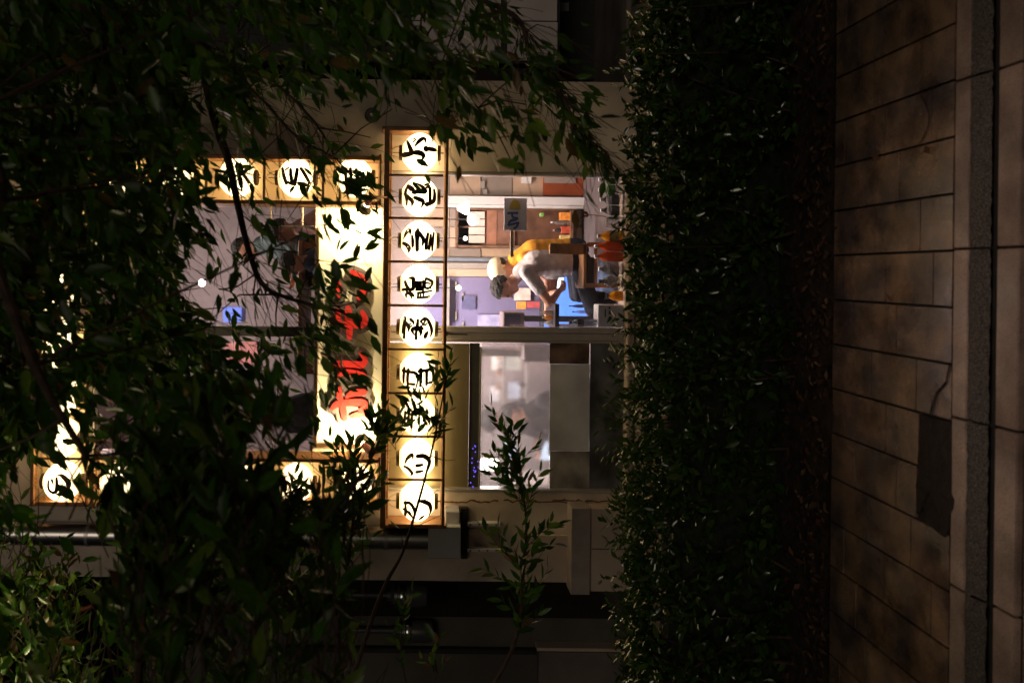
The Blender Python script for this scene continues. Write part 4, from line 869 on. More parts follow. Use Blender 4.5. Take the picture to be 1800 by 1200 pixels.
for (x0, x1, y0, y1) in ((845, 852, 318, 330), (850, 856, 333, 341)): bw(x0, x1, y0, y1, 'wall_hook', M['alu'], BY - .05, BY - .0205)
for i, y in enumerate((495, 515, 548, 566)): bw(800 + 12 * (i % 2), 803 + 12 * (i % 2), y, y + 14, 'wall_rail', M['alu'], BY - .05, BY - .031)
bw(783, 790, 489, 575, 'ceiling_pipe', M['alu'], BY - .12, BY - .04)
bw(840, 880, 553, 574, 'blue_notice', mat('blue_notice', (.34, .33, .52), .6, var=.3, scale=9), BY - .05, BY - .031); bw(812, 836, 520, 543, 'blue_notice', mat('dark_notice', (.10, .10, .2), .6, var=.3, scale=9), BY - .05, BY - .031)
# board with blue brush lettering and a yellow half disc, on a stick
bd = thing('hand_board', 925, 376, 7.35, 'pale board with blue brush lettering and a yellow half disc, on a stick', 'sign')
hb = 7.30; part(bd, 'board', 886, 926, 348.5, 405, hb, hb + .012, mat('pale_card', (.85, .82, .86), .6, var=.05), .003); part(bd, 'stick', 897, 903, 405.5, 452, hb + .002, hb + .014, mat('pale_stick', (.85, .66, .45), .5), .002)
k54 = 5.4545
def hplace(x, y, lift): p = W(x, y, hb); return (p.x, hb - .002 - lift, p.z)
mb = MB(); 
for i, s in enumerate(zb([[(618, 462, 14), (705, 460, 22)], [(655, 470, 12), (662, 500, 18), (700, 510, 16)], [(705, 515, 20), (650, 530, 16), (625, 555, 16)], [(620, 575, 20), (715, 555, 20)], [(712, 560, 20), (700, 590, 16), (675, 608, 8)], [(640, 540, 14), (690, 525, 14)]], 780, 290, k54)): ribbon(mb, s, 1.0, hplace, i * .0004)
mb.build('brush_lettering', mat('blue_ink', (.05, .12, .30), .6), bd)
mb = MB(); ring = [hplace(780 + (683 + 55 * math.cos(t)) / k54, 290 + (425 - 92 * abs(math.sin(t))) / k54, .001) for t in [math.pi * i / 14 for i in range(15)]]; mb.add(ring, [tuple(range(15))]); mb.build('yellow_disc', mat('yellow_ink', (.70, .50, .06), .6), bd)
# hatch shelf goods
for i, (x0, x1, y0, y1, c_, lb) in enumerate(((985, 1006, 373, 387, (.80, .30, .05), 'orange carton on the hatch shelf'), (987, 1006, 398, 410, (.50, .08, .04), 'red box on the hatch shelf'), (985, 1006, 413, 424, (.60, .45, .16), 'patterned tin on the hatch shelf'), (950, 956, 374, 380, (.25, .5, .12), 'small green packet in the hatch'))):
    X0, X1, Z0, Z1 = R(x0, x1, y0, y1, BY - .16); o = MB().box(X0, X1, BY - .16, BY - .06, Z0, Z1, .004).build('shelf_box', mat('shelf_box', c_, .5, var=.25, scale=20), org=((X0 + X1) / 2, BY - .1, Z0)); tag(o, lb, 'box', 'goods on the hatch shelf')
for i, (x0, y, lb) in enumerate(((968, 391, 'clear bottle on the hatch shelf'), (972, 405, 'dark bottle with pink top on the hatch shelf'), (968, 428, 'brown bottle at the left end of the hatch shelf'))):
    bottle(x0, 1003, y, BY - .12, 8, (L_clear, L_dk, L_dk)[i], lb, (M['white_paint'], mat('pink_cap', (.7, .35, .3), .5), M['dark'])[i], None, 'goods on the hatch shelf')
# lamps inside
def pendant(x, y, Y, rr, label, es, col, zc, globe=True, en=0):
    e = thing('pendant_lamp', x, y, Y, label, 'lamp'); c = W(x, y, Y)
    em = mat('lamp_glow', (.9, .8, .7), .4, emit=col, es=es)
    if globe: MB().ball(c, rr, rr, rr, 20, 14).build('globe', em, e, True)
    else: MB().lathe([(rr, -rr * .8), (rr * .85, -rr * .2), (rr * .3, rr * .8)], c, 20).build('shade', em, e, True)
    MB().tube([c + Vector((0, 0, rr * .8)), Vector((c.x, c.y, zc))], .005, 5).build('cord', M['dark'], e)
    if en: lampd('POINT', 'lamp_light', en, col, c - Vector((0, 0, rr * 1.4)), .06, e)
    return e
pendant(814, 366, 8.3, .075, 'white conical lamp shade hanging by the white post', 3.5, (1, .86, .74), 2.6, False)
pendant(832, 386, 8.2, .065, 'dim round globe lamp below the conical shade', .55, (1, .72, .62), 2.6)
pendant(818, 419, 8.8, .022, 'small bright bulb in front of the serving hatch', 9, (1, .88, .74), 2.6)
pendant(806, 506, 8.5, .028, 'warm lamp reflection in the blue corner shown as a small bulb', 5, (1, .78, .58), 2.6)  # stands for a lamp reflection, built as a small glowing ball
pendant(852, 816, 7.5, .06, 'bright lamp behind the steamed pane near its left edge', 14, (1, .93, .80), 2.6, en=7)
pendant(355, 497, 7.9, .034, 'bare bright bulb glowing upstairs among leaves', 22, (1, .80, .62), 5.6, en=4)
def ceiling_lamp(x, Y, z, w, label, en, col):
    e = empty('ceiling_lamp', (x, Y, z), label, 'lamp', 'ceiling lamps'); MB().box(x - w / 2, x + w / 2, Y - .08, Y + .08, z - .05, z, .006).build('case', M['white_paint'], e)
    MB().box(x - w / 2 + .02, x + w / 2 - .02, Y - .06, Y + .06, z - .062, z - .0505).build('tube', mat('tube_glow', (.9, .9, .9), .4, emit=col, es=3), e)
    lampd('AREA', 'tube_light', en, col, (x, Y, z - .08), w, e, (x, Y, 0), .14)
xr = Xy(440); xl = Xy(735)
ceiling_lamp(xr, 7.95, 2.61, 1.1, 'ceiling lamp over the right half of the shop', 54, (1, .80, .64))
ceiling_lamp(xl, 8.3, 2.61, 1.0, 'ceiling lamp over the kitchen', 42, (1, .88, .88))
ceiling_lamp(Xy(470), 8.8, 5.59, 1.0, 'ceiling lamp over the right of the upstairs room', 16, (1, .78, .70)); ceiling_lamp(Xy(690), 8.8, 5.59, 1.0, 'ceiling lamp over the left of the upstairs room', 16, (1, .80, .74))
# kitchen behind the steamed pane
KY = 8.9
for (x0, x1, y0, y1, c_, es, lb) in ((865, 915, 622, 650, (1, .90, .80), .8, 'pale notice sheets with added glow high in the kitchen'), (862, 878, 680, 705, (.85, .85, .95), .7, 'small pale sheet with added glow in the kitchen'), (893, 914, 672, 700, (.80, .82, 1), 1.1, 'bluish sheet with added glow in the kitchen'), (888, 905, 776, 806, (.70, .82, 1), 2.2, 'bright bluish screen left in the kitchen'), (950, 968, 776, 808, (.62, .80, 1), 2.0, 'bright bluish screen behind the grey sheet edge'), (885, 965, 829, 852, (1, .70, .56), .55, 'wide pinkish counter front with added glow at the foot of the kitchen')):
    X0, X1, Z0, Z1 = R(x0, x1, y0, y1, KY - .05); o = MB().box(X0, X1, KY - .05, KY - .03, Z0, Z1, .003).build('glow_sheet', mat('glow_sheet', (.6, .6, .6), .6, var=.3, scale=12, emit=c_, es=es * .38), org=((X0 + X1) / 2, KY, Z0)); tag(o, lb, 'sheet', 'bright sheets in the kitchen')  # paper sheets and counter front glow by emission, though they are no lamps
hd_ = thing('range_hood', 900, 640, 8.2, 'grey hood box hanging in the kitchen', 'hood'); part(hd_, 'hood', 918, 968, 606, 636, 7.9, 8.4, mat('hood_grey', (.22, .19, .19), .4, .4), .02); part(hd_, 'duct', 760, 917.5, 612, 626, 8.0, 8.2, M['steel'], .01)
bw(735, 1100, 600, 900, 'kitchen_wall', mat('kitchen_wall', (.31, .27, .27), .6, var=.15, scale=3), BY - .035, BY - .031)
ks = thing('kitchen_shelf', 948, 690, 8.75, 'steel shelf of small jars and bowls at the back of the kitchen', 'shelf'); part(ks, 'board', 884, 888, 612, 712, 8.7, 8.86, M['steel'], .003); part(ks, 'board', 925, 929, 640, 712, 8.7, 8.86, M['steel'], .003)
rk = random.Random(9)
for i in range(15):
    y = 616 + 6.6 * i; z1 = 883.5 if i < 14 else 924; w_ = rk.uniform(2, 2.9); h_ = rk.uniform(7, 16)
    if i >= 9 and i % 2: z1 = 924.5
    e = thing('kitchen_jar', z1, y, 8.76, 'small %s on the kitchen shelf, number of the row hidden by steam' % rk.choice(('dark jar', 'pale jar', 'steel bowl')) if False else 'small %s, %s from the right end of the steamy kitchen shelves' % (('pale jar', 'dark jar', 'brown jar', 'grey bowl')[i % 4], ('first', 'second', 'third', 'fourth', 'fifth', 'sixth', 'seventh', 'eighth', 'ninth', 'tenth', 'eleventh', 'twelfth', 'thirteenth', 'fourteenth', 'last')[i]), 'jar', 'jars on the kitchen shelf'); X0, X1, Z0, Z1 = R(z1 - h_, z1, y - w_, y + w_, 8.76)
    MB().lathe([((X1 - X0) / 2 * .9, 0), ((X1 - X0) / 2, .01), ((X1 - X0) / 2, (Z1 - Z0) * .7), ((X1 - X0) / 2 * .6, (Z1 - Z0) * .85), ((X1 - X0) / 2 * .65, Z1 - Z0)], ((X0 + X1) / 2, 8.76, Z0), 12).build('body', mat('jar_glaze', ((.6, .5, .4), (.06, .04, .03), (.36, .17, .08), (.4, .4, .42))[i % 4], .3), e, True)
tbu = empty('low_table', (Xy(560), 8.1, 2.775), 'low wooden table between the upstairs diners', 'table')
MB().box(Xy(690), Xy(420), 7.9, 8.6, 3.06, 3.10, .006).build('tabletop', M['wood'], tbu)
for (x, y) in ((Xy(680), 7.95), (Xy(430), 7.95), (Xy(680), 8.5), (Xy(430), 8.5)): MB().box(x - .03, x + .03, y, y + .06, 2.775, 3.059, .004).build('leg', M['wood'], tbu)
# ================================================================== FOLIAGE
def leafmat(n_, c, rough=.34, transl=.34, spec=.32):
    return mat(n_, c, rough, var=.25, scale=6, transl=transl, spec=spec)
LT = [leafmat('leaf_dark', (.026, .070, .008)), leafmat('leaf_green', (.048, .125, .012)), leafmat('leaf_fresh', (.10, .165, .02)), leafmat('leaf_old', (.13, .085, .028))]
LHM = [leafmat('hedge_leaf_dark', (.022, .054, .009), .17, .18, .9), leafmat('hedge_leaf', (.036, .085, .012), .15, .18, .9), leafmat('hedge_leaf_new', (.06, .10, .016), .28, .2)]
M['bark'] = mat('bark', (.055, .032, .022), .85, var=.4, scale=30, bump=.6, bscale=60)
TV = np.array([(0, 0, 0), (-.36, .22, .10), (0, .26, 0), (.36, .22, .10), (-.42, .55, .10), (0, .60, -.01), (.42, .55, .10), (0, 1, -.10)], float)
TF = np.array([(0, 2, 1), (0, 3, 2), (1, 2, 5), (1, 5, 4), (2, 3, 6), (2, 6, 5), (4, 5, 7), (5, 6, 7)], np.int32)
def leaf_mesh_one(m):
    me = bpy.data.meshes.new('leaf'); me.from_pydata([tuple(v) for v in TV], [], [tuple(int(i) for i in f) for f in TF]); me.materials.append(m)
    me.polygons.foreach_set('use_smooth', [True] * len(me.polygons)); return me
def joined(name, recs, mats, parent):
    n = len(recs)
    if not n: return
    pos = np.array([r_[0] for r_ in recs]); d = np.array([r_[1] for r_ in recs]); nn = np.array([r_[2] for r_ in recs]); L = np.array([r_[3] for r_ in recs]); Wd = np.array([r_[4] for r_ in recs]); mi = np.array([r_[5] for r_ in recs])
    sd = np.cross(d, nn); sd /= np.maximum(np.linalg.norm(sd, axis=1), 1e-6)[:, None]; nn = np.cross(sd, d)
    V = pos[:, None] + TV[None, :, 0, None] * (sd * Wd[:, None])[:, None] + TV[None, :, 1, None] * (d * L[:, None])[:, None] + TV[None, :, 2, None] * (nn * Wd[:, None])[:, None]
    V = V.reshape(-1, 3); Fc = (TF[None] + (np.arange(n) * 8)[:, None, None]).reshape(-1, 3)
    me = bpy.data.meshes.new(name); me.vertices.add(len(V)); me.vertices.foreach_set('co', V.ravel().astype(np.float32))
    me.loops.add(Fc.size); me.loops.foreach_set('vertex_index', Fc.ravel().astype(np.int32)); me.polygons.add(len(Fc)); me.polygons.foreach_set('loop_start', np.arange(0, Fc.size, 3, dtype=np.int32))
    for m in mats: me.materials.append(m)
    me.polygons.foreach_set('material_index', np.repeat(mi, len(TF)).astype(np.int32)); me.polygons.foreach_set('use_smooth', np.ones(len(Fc), bool)); me.update(calc_edges=True)
    o = bpy.data.objects.new(name, me); COL.objects.link(o); o.parent = parent; o.location = -wloc(parent); o['kind'] = 'stuff'; return o
def foliage(recs, mats, parent, cap=298, name='leaf'):
    sz = []
    for i, (p, d, n_, L, Wd, mi) in enumerate(recs):
        px, py = P(p); pd = math.hypot(d[0], d[2])
        sz.append(L * F / p[1] * (.4 + .6 * pd) if 0 < px < 1800 and 0 < py < 1200 else 0)
    order = sorted(range(len(recs)), key=lambda i: -sz[i]); top = set(order[:cap])
    ms = [leaf_mesh_one(m) for m in mats]; w0 = wloc(parent)
    for i in order[:cap]:
        p, d, n_, L, Wd, mi = recs[i]; d = Vector(d).normalized(); s = d.cross(Vector(n_)).normalized(); nn = s.cross(d)
        o = bpy.data.objects.new(name, ms[mi]); COL.objects.link(o); o.parent = parent
        o.matrix_local = Matrix(((s.x * Wd, d.x * L, nn.x * Wd, p[0] - w0.x), (s.y * Wd, d.y * L, nn.y * Wd, p[1] - w0.y), (s.z * Wd, d.z * L, nn.z * Wd, p[2] - w0.z), (0, 0, 0, 1)))
    joined('foliage', [recs[i] for i in order[cap:]], mats, parent)
rg = random.Random(21)
def rnd(s=1.0): return Vector((rg.gauss(0, s), rg.gauss(0, s), rg.gauss(0, s)))
def idir(dx, dy, dz=0.0): return Vector((-dy, dz, -dx))
TAB = np.array([  # leaf cover wanted, by photo column (0..1100) for rows 0..1200
    [.93, .93, .93, .93, .80, .88, .93, .93, .55, .12, .03, 0],
    [.93, .93, .93, .93, .72, .70, .75, .85, .85, .62, .30, 0],
    [.95, .95, .95, .93, .55, .38, .35, .40, .60, .60, .55, .10],
    [.95, .95, .95, .90, .22, .20, .36, .15, .05, .06, .28, .10],
    [.95, .96, .96, .93, .24, .18, .30, .0, 0, 0, 0, 0],
    [.95, .95, .95, .93, .52, .40, .34, .0, 0, 0, 0, 0],
    [.95, .80, .95, .96, .84, .54, .42, .0, 0, 0, 0, 0],
    [.95, .80, .80, .97, .95, .66, .22, .0, 0, 0, 0, 0],
    [.92, .40, .72, .95, .92, .25, .05, .0, 0, 0, 0, 0],
    [.75, .15, .85, .95, .95, .70, .45, .06, 0, 0, 0, 0],
    [.70, .15, .55, .85, .85, .75, .40, .05, .05, 0, 0, 0],
    [.85, .70, .60, .75, .75, .70, .40, .15, .10, 0, 0, 0],
    [.92, .85, .70, .75, .75, .70, .45, .25, .15, 0, 0, 0]])
CLR = ((524, 845, 56, 48, .04), (112, 848, 58, 42, .10), (112, 745, 30, 70, .34), (140, 975, 70, 70, .12), (200, 735, 55, 70, .72), (575, 540, 32, 170, .62), (350, 492, 34, 34, .0), (95, 590, 28, 30, .5), (225, 860, 26, 28, .4), (652, 204, 26, 24, .06))
def cover(px, py):
    for cx, cy_, rx, ry, v in CLR:
        if ((px - cx) / rx) ** 2 + ((py - cy_) / ry) ** 2 < 1: return v
    x = min(max(px / 100, 0), 10.999); y = min(max(py / 100, 0), 11.999); i, j = int(y), int(x); a, c = y - i, x - j
    return (TAB[i, j] * (1 - a) + TAB[i + 1, j] * a) * (1 - c) + (TAB[i, j + 1] * (1 - a) + TAB[i + 1, j + 1] * a) * c
def keep(px, py, dmax=3.5):
    c = cover(px, py); k = -math.log(max(1e-3, 1 - c)) / dmax
    if c < .9: k *= min(2.2, max(.12, 1.0 + 2.4 * noise.noise(Vector((px / 52, py / 52, 3.7)))))     # leaves gather in clumps
    return rg.random() < k
def smooth_path(pts, sub=5):
    out = []
    for i in range(len(pts) - 1):
        p0, p1, p2, p3 = pts[max(i - 1, 0)], pts[i], pts[i + 1], pts[min(i + 2, len(pts) - 1)]
        for k in range(sub):
            t = k / sub; out.append(.5 * (2 * p1 + (p2 - p0) * t + (2 * p0 - 5 * p1 + 4 * p2 - p3) * t * t + (3 * p1 - p0 - 3 * p2 + p3) * t ** 3))
    out.append(pts[-1]); return out
def leafrec(p, d, L, Wd, w=(5, 4, 2, .4), face=.5):
    n_ = rnd() + Vector((0, -1, .5)) * face; d = d.normalized()
    return (tuple(p), tuple(d), tuple(n_.normalized() if abs(n_.normalized().dot(d)) < .95 else Vector((.3, .5, .8)).normalized()), L, Wd, rg.choices(range(4), w)[0])
def twig(start, d, length, leaf, recs, tw, droop=Vector((0, 0, -1)), masked=True, hang=.5, spread=.7, r0=.004, w=(5, 4, 2, .4), gap=.032, wr=.36):
    p = Vector(start); pts = [p.copy()]; n = max(3, int(length / gap)); dd = d.normalized(); side = 1
    for i in range(n):
        dd = (dd + droop * .035 + rnd(.07)).normalized(); p = p + dd * gap; pts.append(p.copy())
        if p.y < .9: break
        px, py = P(p); side = -side
        if masked and not keep(px, py): continue
        lat = dd.cross(Vector((0, 1, 0)) + rnd(.4)).normalized() * side
        ld = (dd * .75 + lat * spread + droop * hang + rnd(.22)); L = leaf * rg.uniform(.7, 1.25)
        recs.append(leafrec(p, ld, L, L * wr * rg.uniform(.8, 1.2), w))
    if len(pts) > 2:
        px, py = P(pts[len(pts) // 2])
        if not masked or cover(px, py) > .12: tw.append((pts[::2] if len(pts) > 6 else pts, r0))
    return pts
# ---- right tree: trunk stands beyond the right edge, its boughs sweep left over the street
recs = []; tw = []
LEFTDOWN = Vector((-.85, 0, -.5))
tr = empty('tree', (2.45, 4.25, 0), 'tree rooted right of the view whose drooping boughs of slender leaves cover the upper facade', 'tree')
trunk = [Vector(v) for v in ((2.45, 4.25, -.05), (2.50, 4.25, 1.2), (2.38, 4.22, 2.4), (2.42, 4.15, 3.4), (2.2, 4.1, 4.6), (2.0, 4.0, 6.2))]
mb = MB(); sp_ = smooth_path(trunk); mb.tube(sp_, [.15 - .09 * i / len(sp_) for i in range(len(sp_))], 12); mb.build('trunk', M['bark'], tr, True)
limbs = [([(2.42, 4.15, 3.2)], [(330, -60, 4.1), (370, 180, 4.0), (402, 285, 3.95), (418, 360, 3.9), (440, 450, 3.85), (465, 503, 3.8), (520, 528, 3.75), (605, 548, 3.7)], .034, .006),
         ([(2.3, 4.1, 4.2)], [(120, -40, 3.2), (190, 175, 3.1), (150, 235, 3.05), (100, 330, 3.0), (40, 480, 2.95), (10, 640, 2.9)], .05, .016),
         ([(2.4, 4.15, 3.3)], [(500, -120, 4.3), (700, -60, 4.3), (820, -10, 4.3), (907, 30, 4.3), (930, 85, 4.3), (960, 130, 4.28), (985, 165, 4.25), (1010, 210, 4.22), (1042, 252, 4.2), (1075, 300, 4.2)], .022, .004),
         ([(2.35, 4.1, 3.8)], [(250, -60, 4.6), (330, 60, 4.6), (430, 110, 4.6), (505, 165, 4.5), (560, 225, 4.5), (600, 290, 4.4), (655, 330, 4.4)], .02, .003),
         ([(2.1, 4.0, 5.0)], [(40, -40, 4.8), (110, 200, 4.8), (180, 420, 4.8), (240, 640, 4.7), (330, 820, 4.6)], .04, .008),
         ([(2.3, 4.1, 4.4)], [(180, -40, 4.0), (240, 150, 3.9), (280, 330, 3.9), (310, 520, 3.8), (380, 640, 3.8), (440, 720, 3.8)], .03, .006),
         ([(2.4, 4.15, 3.4)], [(400, -80, 3.6), (560, -20, 3.6), (690, 40, 3.6), (780, 120, 3.7), (840, 190, 3.7)], .02, .004),
         ([(2.4, 4.15, 3.5)], [(380, 130, 4.4), (430, 150, 4.4), (475, 190, 4.4), (520, 240, 4.35), (585, 275, 4.3)], .016, .003),
         ([(2.0, 4.0, 5.2)], [(-60, 200, 2.2), (-20, 420, 2.2), (60, 640, 2.1), (150, 800, 2.1)], .03, .008)]
LP = []
for st, pts, r0, r1 in limbs:
    pp = smooth_path([Vector(st[0])] + [W(*q) for q in pts], 6); n = len(pp)
    MB().tube(pp, [r0 + (r1 - r0) * (i / n) ** .7 for i in range(n)], 8).build('limb', M['bark'], tr, True); LP.append(pp)
def nearest(p, lp):
    bst, bd_ = None, 9
    for pp in lp:
        for q in pp[::3]:
            k = (q - p).length
            if k < bd_: bst, bd_ = q, k
    return bst, bd_
# twigs along the visible boughs
for li, (a0, n_, hang) in ((0, (.35, 70, .4)), (2, (.3, 240, .55)), (3, (.3, 70, .5)), (6, (.3, 90, .55)), (7, (.1, 45, .5)), (5, (.3, 70, .4))):
    pp = LP[li]
    for k in range(n_):
        i = int((a0 + (1 - a0) * rg.random()) * (len(pp) - 2)); t = (pp[i + 1] - pp[i]).normalized()
        twig(pp[i], (t * .6 + LEFTDOWN * .6 + rnd(.45)), rg.uniform(.14, .42), .078, recs, tw, LEFTDOWN, True, hang, .6, .0022, wr=.40)
# fill: the canopy as a whole
for k in range(4300):
    px, py, Y = rg.uniform(-260, 980), rg.uniform(-160, 1060), rg.choice((rg.uniform(3.2, 5.3), rg.uniform(2.3, 3.4), rg.uniform(3.4, 5.2)))
    if py > 880 and rg.random() < .75: continue
    if cover(px + 60, py + 80) < .03: continue
    if rg.random() > cover(px + 50, py + 60) + .1: continue
    p = W(px, py, Y); ang = rg.gauss(0, .5); d = idir(math.cos(.93 + ang), math.sin(.93 + ang), rg.gauss(0, .25))
    pts = twig(p, d, rg.uniform(.22, .55), .085 if Y > 3 else .082, recs, tw if k % 2 else [], LEFTDOWN, True, .45, .6, .002, wr=.44 if px < 400 else .42)
    if k % 6 == 0:
        q, dist = nearest(p, LP)
        if dist < .8: tw.append(([q, (q + p) / 2 + rnd(.02), p], .005))
# lit cluster at the pier's top edge, its light put into paler leaf colours
for k in range(16):
    p = W(395 + rg.gauss(0, 14), 150 + rg.gauss(0, 22), 3.9); twig(p, idir(rg.gauss(.5, .4), rg.gauss(.4, .5)), .16, .085, recs, tw, LEFTDOWN, False, .2, .9, .002, w=(1, 3, 6, 1.5), wr=.42)
# big near leaves over the sign
for (x, y, dx, dy, L) in ((640, 300, .2, 1, .10), (600, 318, 1, .25, .15), (612, 345, .8, -.1, .13), (600, 365, .4, 1, .12), (640, 408, .9, .3, .09), (622, 455, .1, -1, .085), (640, 440, .7, -.5, .085), (655, 470, -.2, 1, .08), (612, 480, .5, .6, .13), (630, 500, .9, .7, .10), (595, 440, .3, -1, .08), (650, 560, .4, .9, .10), (648, 590, .6, .8, .11), (625, 545, .1, 1, .09), (600, 620, .7, .7, .10), (615, 660, .6, .6, .11), (640, 655, .5, .9, .085), (580, 600, .2, 1, .09), (570, 690, .2, 1, .085)):
    for q in range(2 if y < 590 else 1):
        p = W(x + rg.gauss(0, 5), y + rg.gauss(0, 5), 3.7 + rg.gauss(0, .05)); recs.append(leafrec(p, idir(dx + rg.gauss(0, .3), dy + rg.gauss(0, .3), rg.gauss(0, .2)), L, L * .42, (6, 4, 1, 0), 1.2))
mb = MB()
for pts, r0 in tw: mb.tube(pts, [max(.0012, r0 * (1 - .7 * i / len(pts))) for i in range(len(pts))], 4, False)
o = mb.build('twigs', M['bark'], tr); o['kind'] = 'stuff'
foliage(recs, LT, tr); n1 = len(recs)
# ---- left tree
recs = []; tw = []
tl = empty('tree', (-3.15, 4.3, 0), 'tree rooted left of the view with upright shoots reaching in front of the left pier', 'tree')
trunk = [Vector(v) for v in ((-3.15, 4.3, -.05), (-3.1, 4.3, 1.1), (-3.2, 4.28, 2.2), (-3.05, 4.2, 3.3), (-3.1, 4.1, 4.6), (-2.9, 4.0, 5.8))]
sp_ = smooth_path(trunk); MB().tube(sp_, [.12 - .075 * i / len(sp_) for i in range(len(sp_))], 12).build('trunk', M['bark'], tl, True)
RIGHT = Vector((.9, 0, .25))
br = [([(-3.15, 4.3, 2.1)], [(850, 1230, 4.4), (909, 1115, 4.4), (918, 1023, 4.4), (925, 942, 4.4), (922, 884, 4.4), (908, 825, 4.4), (897, 775, 4.4)], .013, .003),
      ([(-3.15, 4.3, 2.5)], [(640, 1130, 4.3), (675, 1032, 4.3), (707, 971, 4.3), (735, 884, 4.3), (757, 800, 4.3), (774, 720, 4.3), (788, 650, 4.3)], .014, .003),
      ([(-3.15, 4.3, 2.0)], [(600, 1180, 4.2), (610, 1000, 4.2), (625, 880, 4.2), (615, 790, 4.2)], .014, .004),
      ([(-3.15, 4.3, 2.1)], [(560, 1180, 4.0), (585, 1000, 4.0), (600, 900, 4.0), (655, 800, 4.0), (672, 760, 4.0)], .014, .004),
      ([(-3.1, 4.25, 2.6)], [(440, 1210, 3.6), (470, 1050, 3.6), (500, 960, 3.6), (515, 915, 3.6)], .018, .005),
      ([(-3.1, 4.25, 2.9)], [(280, 1220, 3.2), (300, 1080, 3.1), (330, 960, 3.0), (380, 840, 3.0)], .02, .006),
      ([(-3.1, 4.2, 1.7)], [(720, 1230, 4.2), (705, 1130, 4.2), (712, 1065, 4.2)], .008, .002), ([(-3.1, 4.2, 1.5)], [(770, 1230, 4.2), (768, 1180, 4.2), (760, 1140, 4.2)], .008, .002),
      ([(-3.05, 4.2, 3.6)], [(90, 1230, 4.0), (110, 1120, 4.0), (90, 1020, 4.0)], .02, .005), ([(-3.05, 4.2, 3.4)], [(240, 1230, 2.4), (250, 1100, 2.4), (260, 980, 2.4), (250, 900, 2.4)], .016, .005)]
BP = []
for st, pts, r0, r1 in br:
    pp = smooth_path([Vector(st[0])] + [W(*q) for q in pts], 6); n = len(pp)
    MB().tube(pp, [r0 + (r1 - r0) * i / n for i in range(n)], 7).build('limb', M['bark'], tl, True); BP.append(pp)
def shoots(pp, a0, n_, ln, leaf, spread=.55, hang=.1, **k):
    for q in range(n_):
        i = int((a0 + (1 - a0) * rg.random()) * (len(pp) - 2)); t = (pp[i + 1] - pp[i]).normalized()
        twig(pp[i], (t * .8 + rnd(.35)), rg.uniform(*ln), leaf, recs, tw, RIGHT, False, hang, spread, .0025, **k)
shoots(BP[0], .30, 40, (.08, .30), .085, wr=.38); shoots(BP[1], .72, 9, (.05, .2), .075, wr=.34); shoots(BP[2], .4, 30, (.08, .26), .085); shoots(BP[3], .4, 26, (.08, .24), .085); shoots(BP[4], .4, 22, (.1, .3), .085)
shoots(BP[5], .4, 26, (.15, .4), .10); shoots(BP[6], .5, 7, (.06, .16), .07, w=(2, 4, 4, 1)); shoots(BP[7], .5, 6, (.06, .14), .07, w=(2, 4, 4, 1)); shoots(BP[8], .4, 46, (.1, .35), .075, w=(1, 3, 6, 1)); shoots(BP[9], .5, 12, (.1, .3), .11)
for (a, c) in (((925, 960), (975, 925)), ((922, 905), (952, 830)), ((918, 1000), (840, 945)), ((921, 890), (870, 850)), ((925, 945), (985, 935)), ((905, 820), (950, 775))):
    p, q = W(*a, 4.4), W(*c, 4.4); twig(p, q - p, (q - p).length * 1.1, .085, recs, tw, RIGHT, False, .15, .55, .003, wr=.38)
for (a, c) in (((757, 800), (800, 808)), ((735, 884), (770, 860)), ((707, 971), (690, 930)), ((720, 930), (775, 905)), ((925, 1000), (960, 960))):
    p, q = W(*a, 4.3), W(*c, 4.3); tw.append((smooth_path([p, (p + q) / 2 + rnd(.015), q], 4), .0028))
for (x, y) in ((735, 745), (748, 715), (730, 770), (765, 700), (778, 690), (790, 655), (720, 740), (752, 770), (705, 760), (696, 790)):
    for q in range(2): twig(W(x, y, 4.3), idir(rg.gauss(0, .4), -1), .14, .08, recs, tw, RIGHT, False, .1, .6, .002)
for k in range(1500):
    px, py, Y = rg.uniform(-250, 640), rg.uniform(880, 1330), rg.choice((rg.uniform(3.2, 5.0), rg.uniform(1.9, 3.0)))
    if px < 200 and py > 930: Y = rg.uniform(3.3, 4.8)
    if rg.random() > cover(px, py): continue
    p = W(px, py, Y); d = idir(rg.gauss(.1, .4), -1, rg.gauss(0, .25)); twig(p, d, rg.uniform(.15, .4), .085 if Y > 3 else .10, recs, tw, RIGHT, True, .2, .6, .003, w=(5, 4, 2, .3) if px > 180 else (2, 4, 4, .6), wr=.38)
mb = MB()
for pts, r0 in tw: mb.tube(pts, [max(.0012, r0 * (1 - .7 * i / len(pts))) for i in range(len(pts))], 4, False)
o = mb.build('twigs', M['bark'], tl); o['kind'] = 'stuff'
foliage(recs, LT, tl); n2 = len(recs)
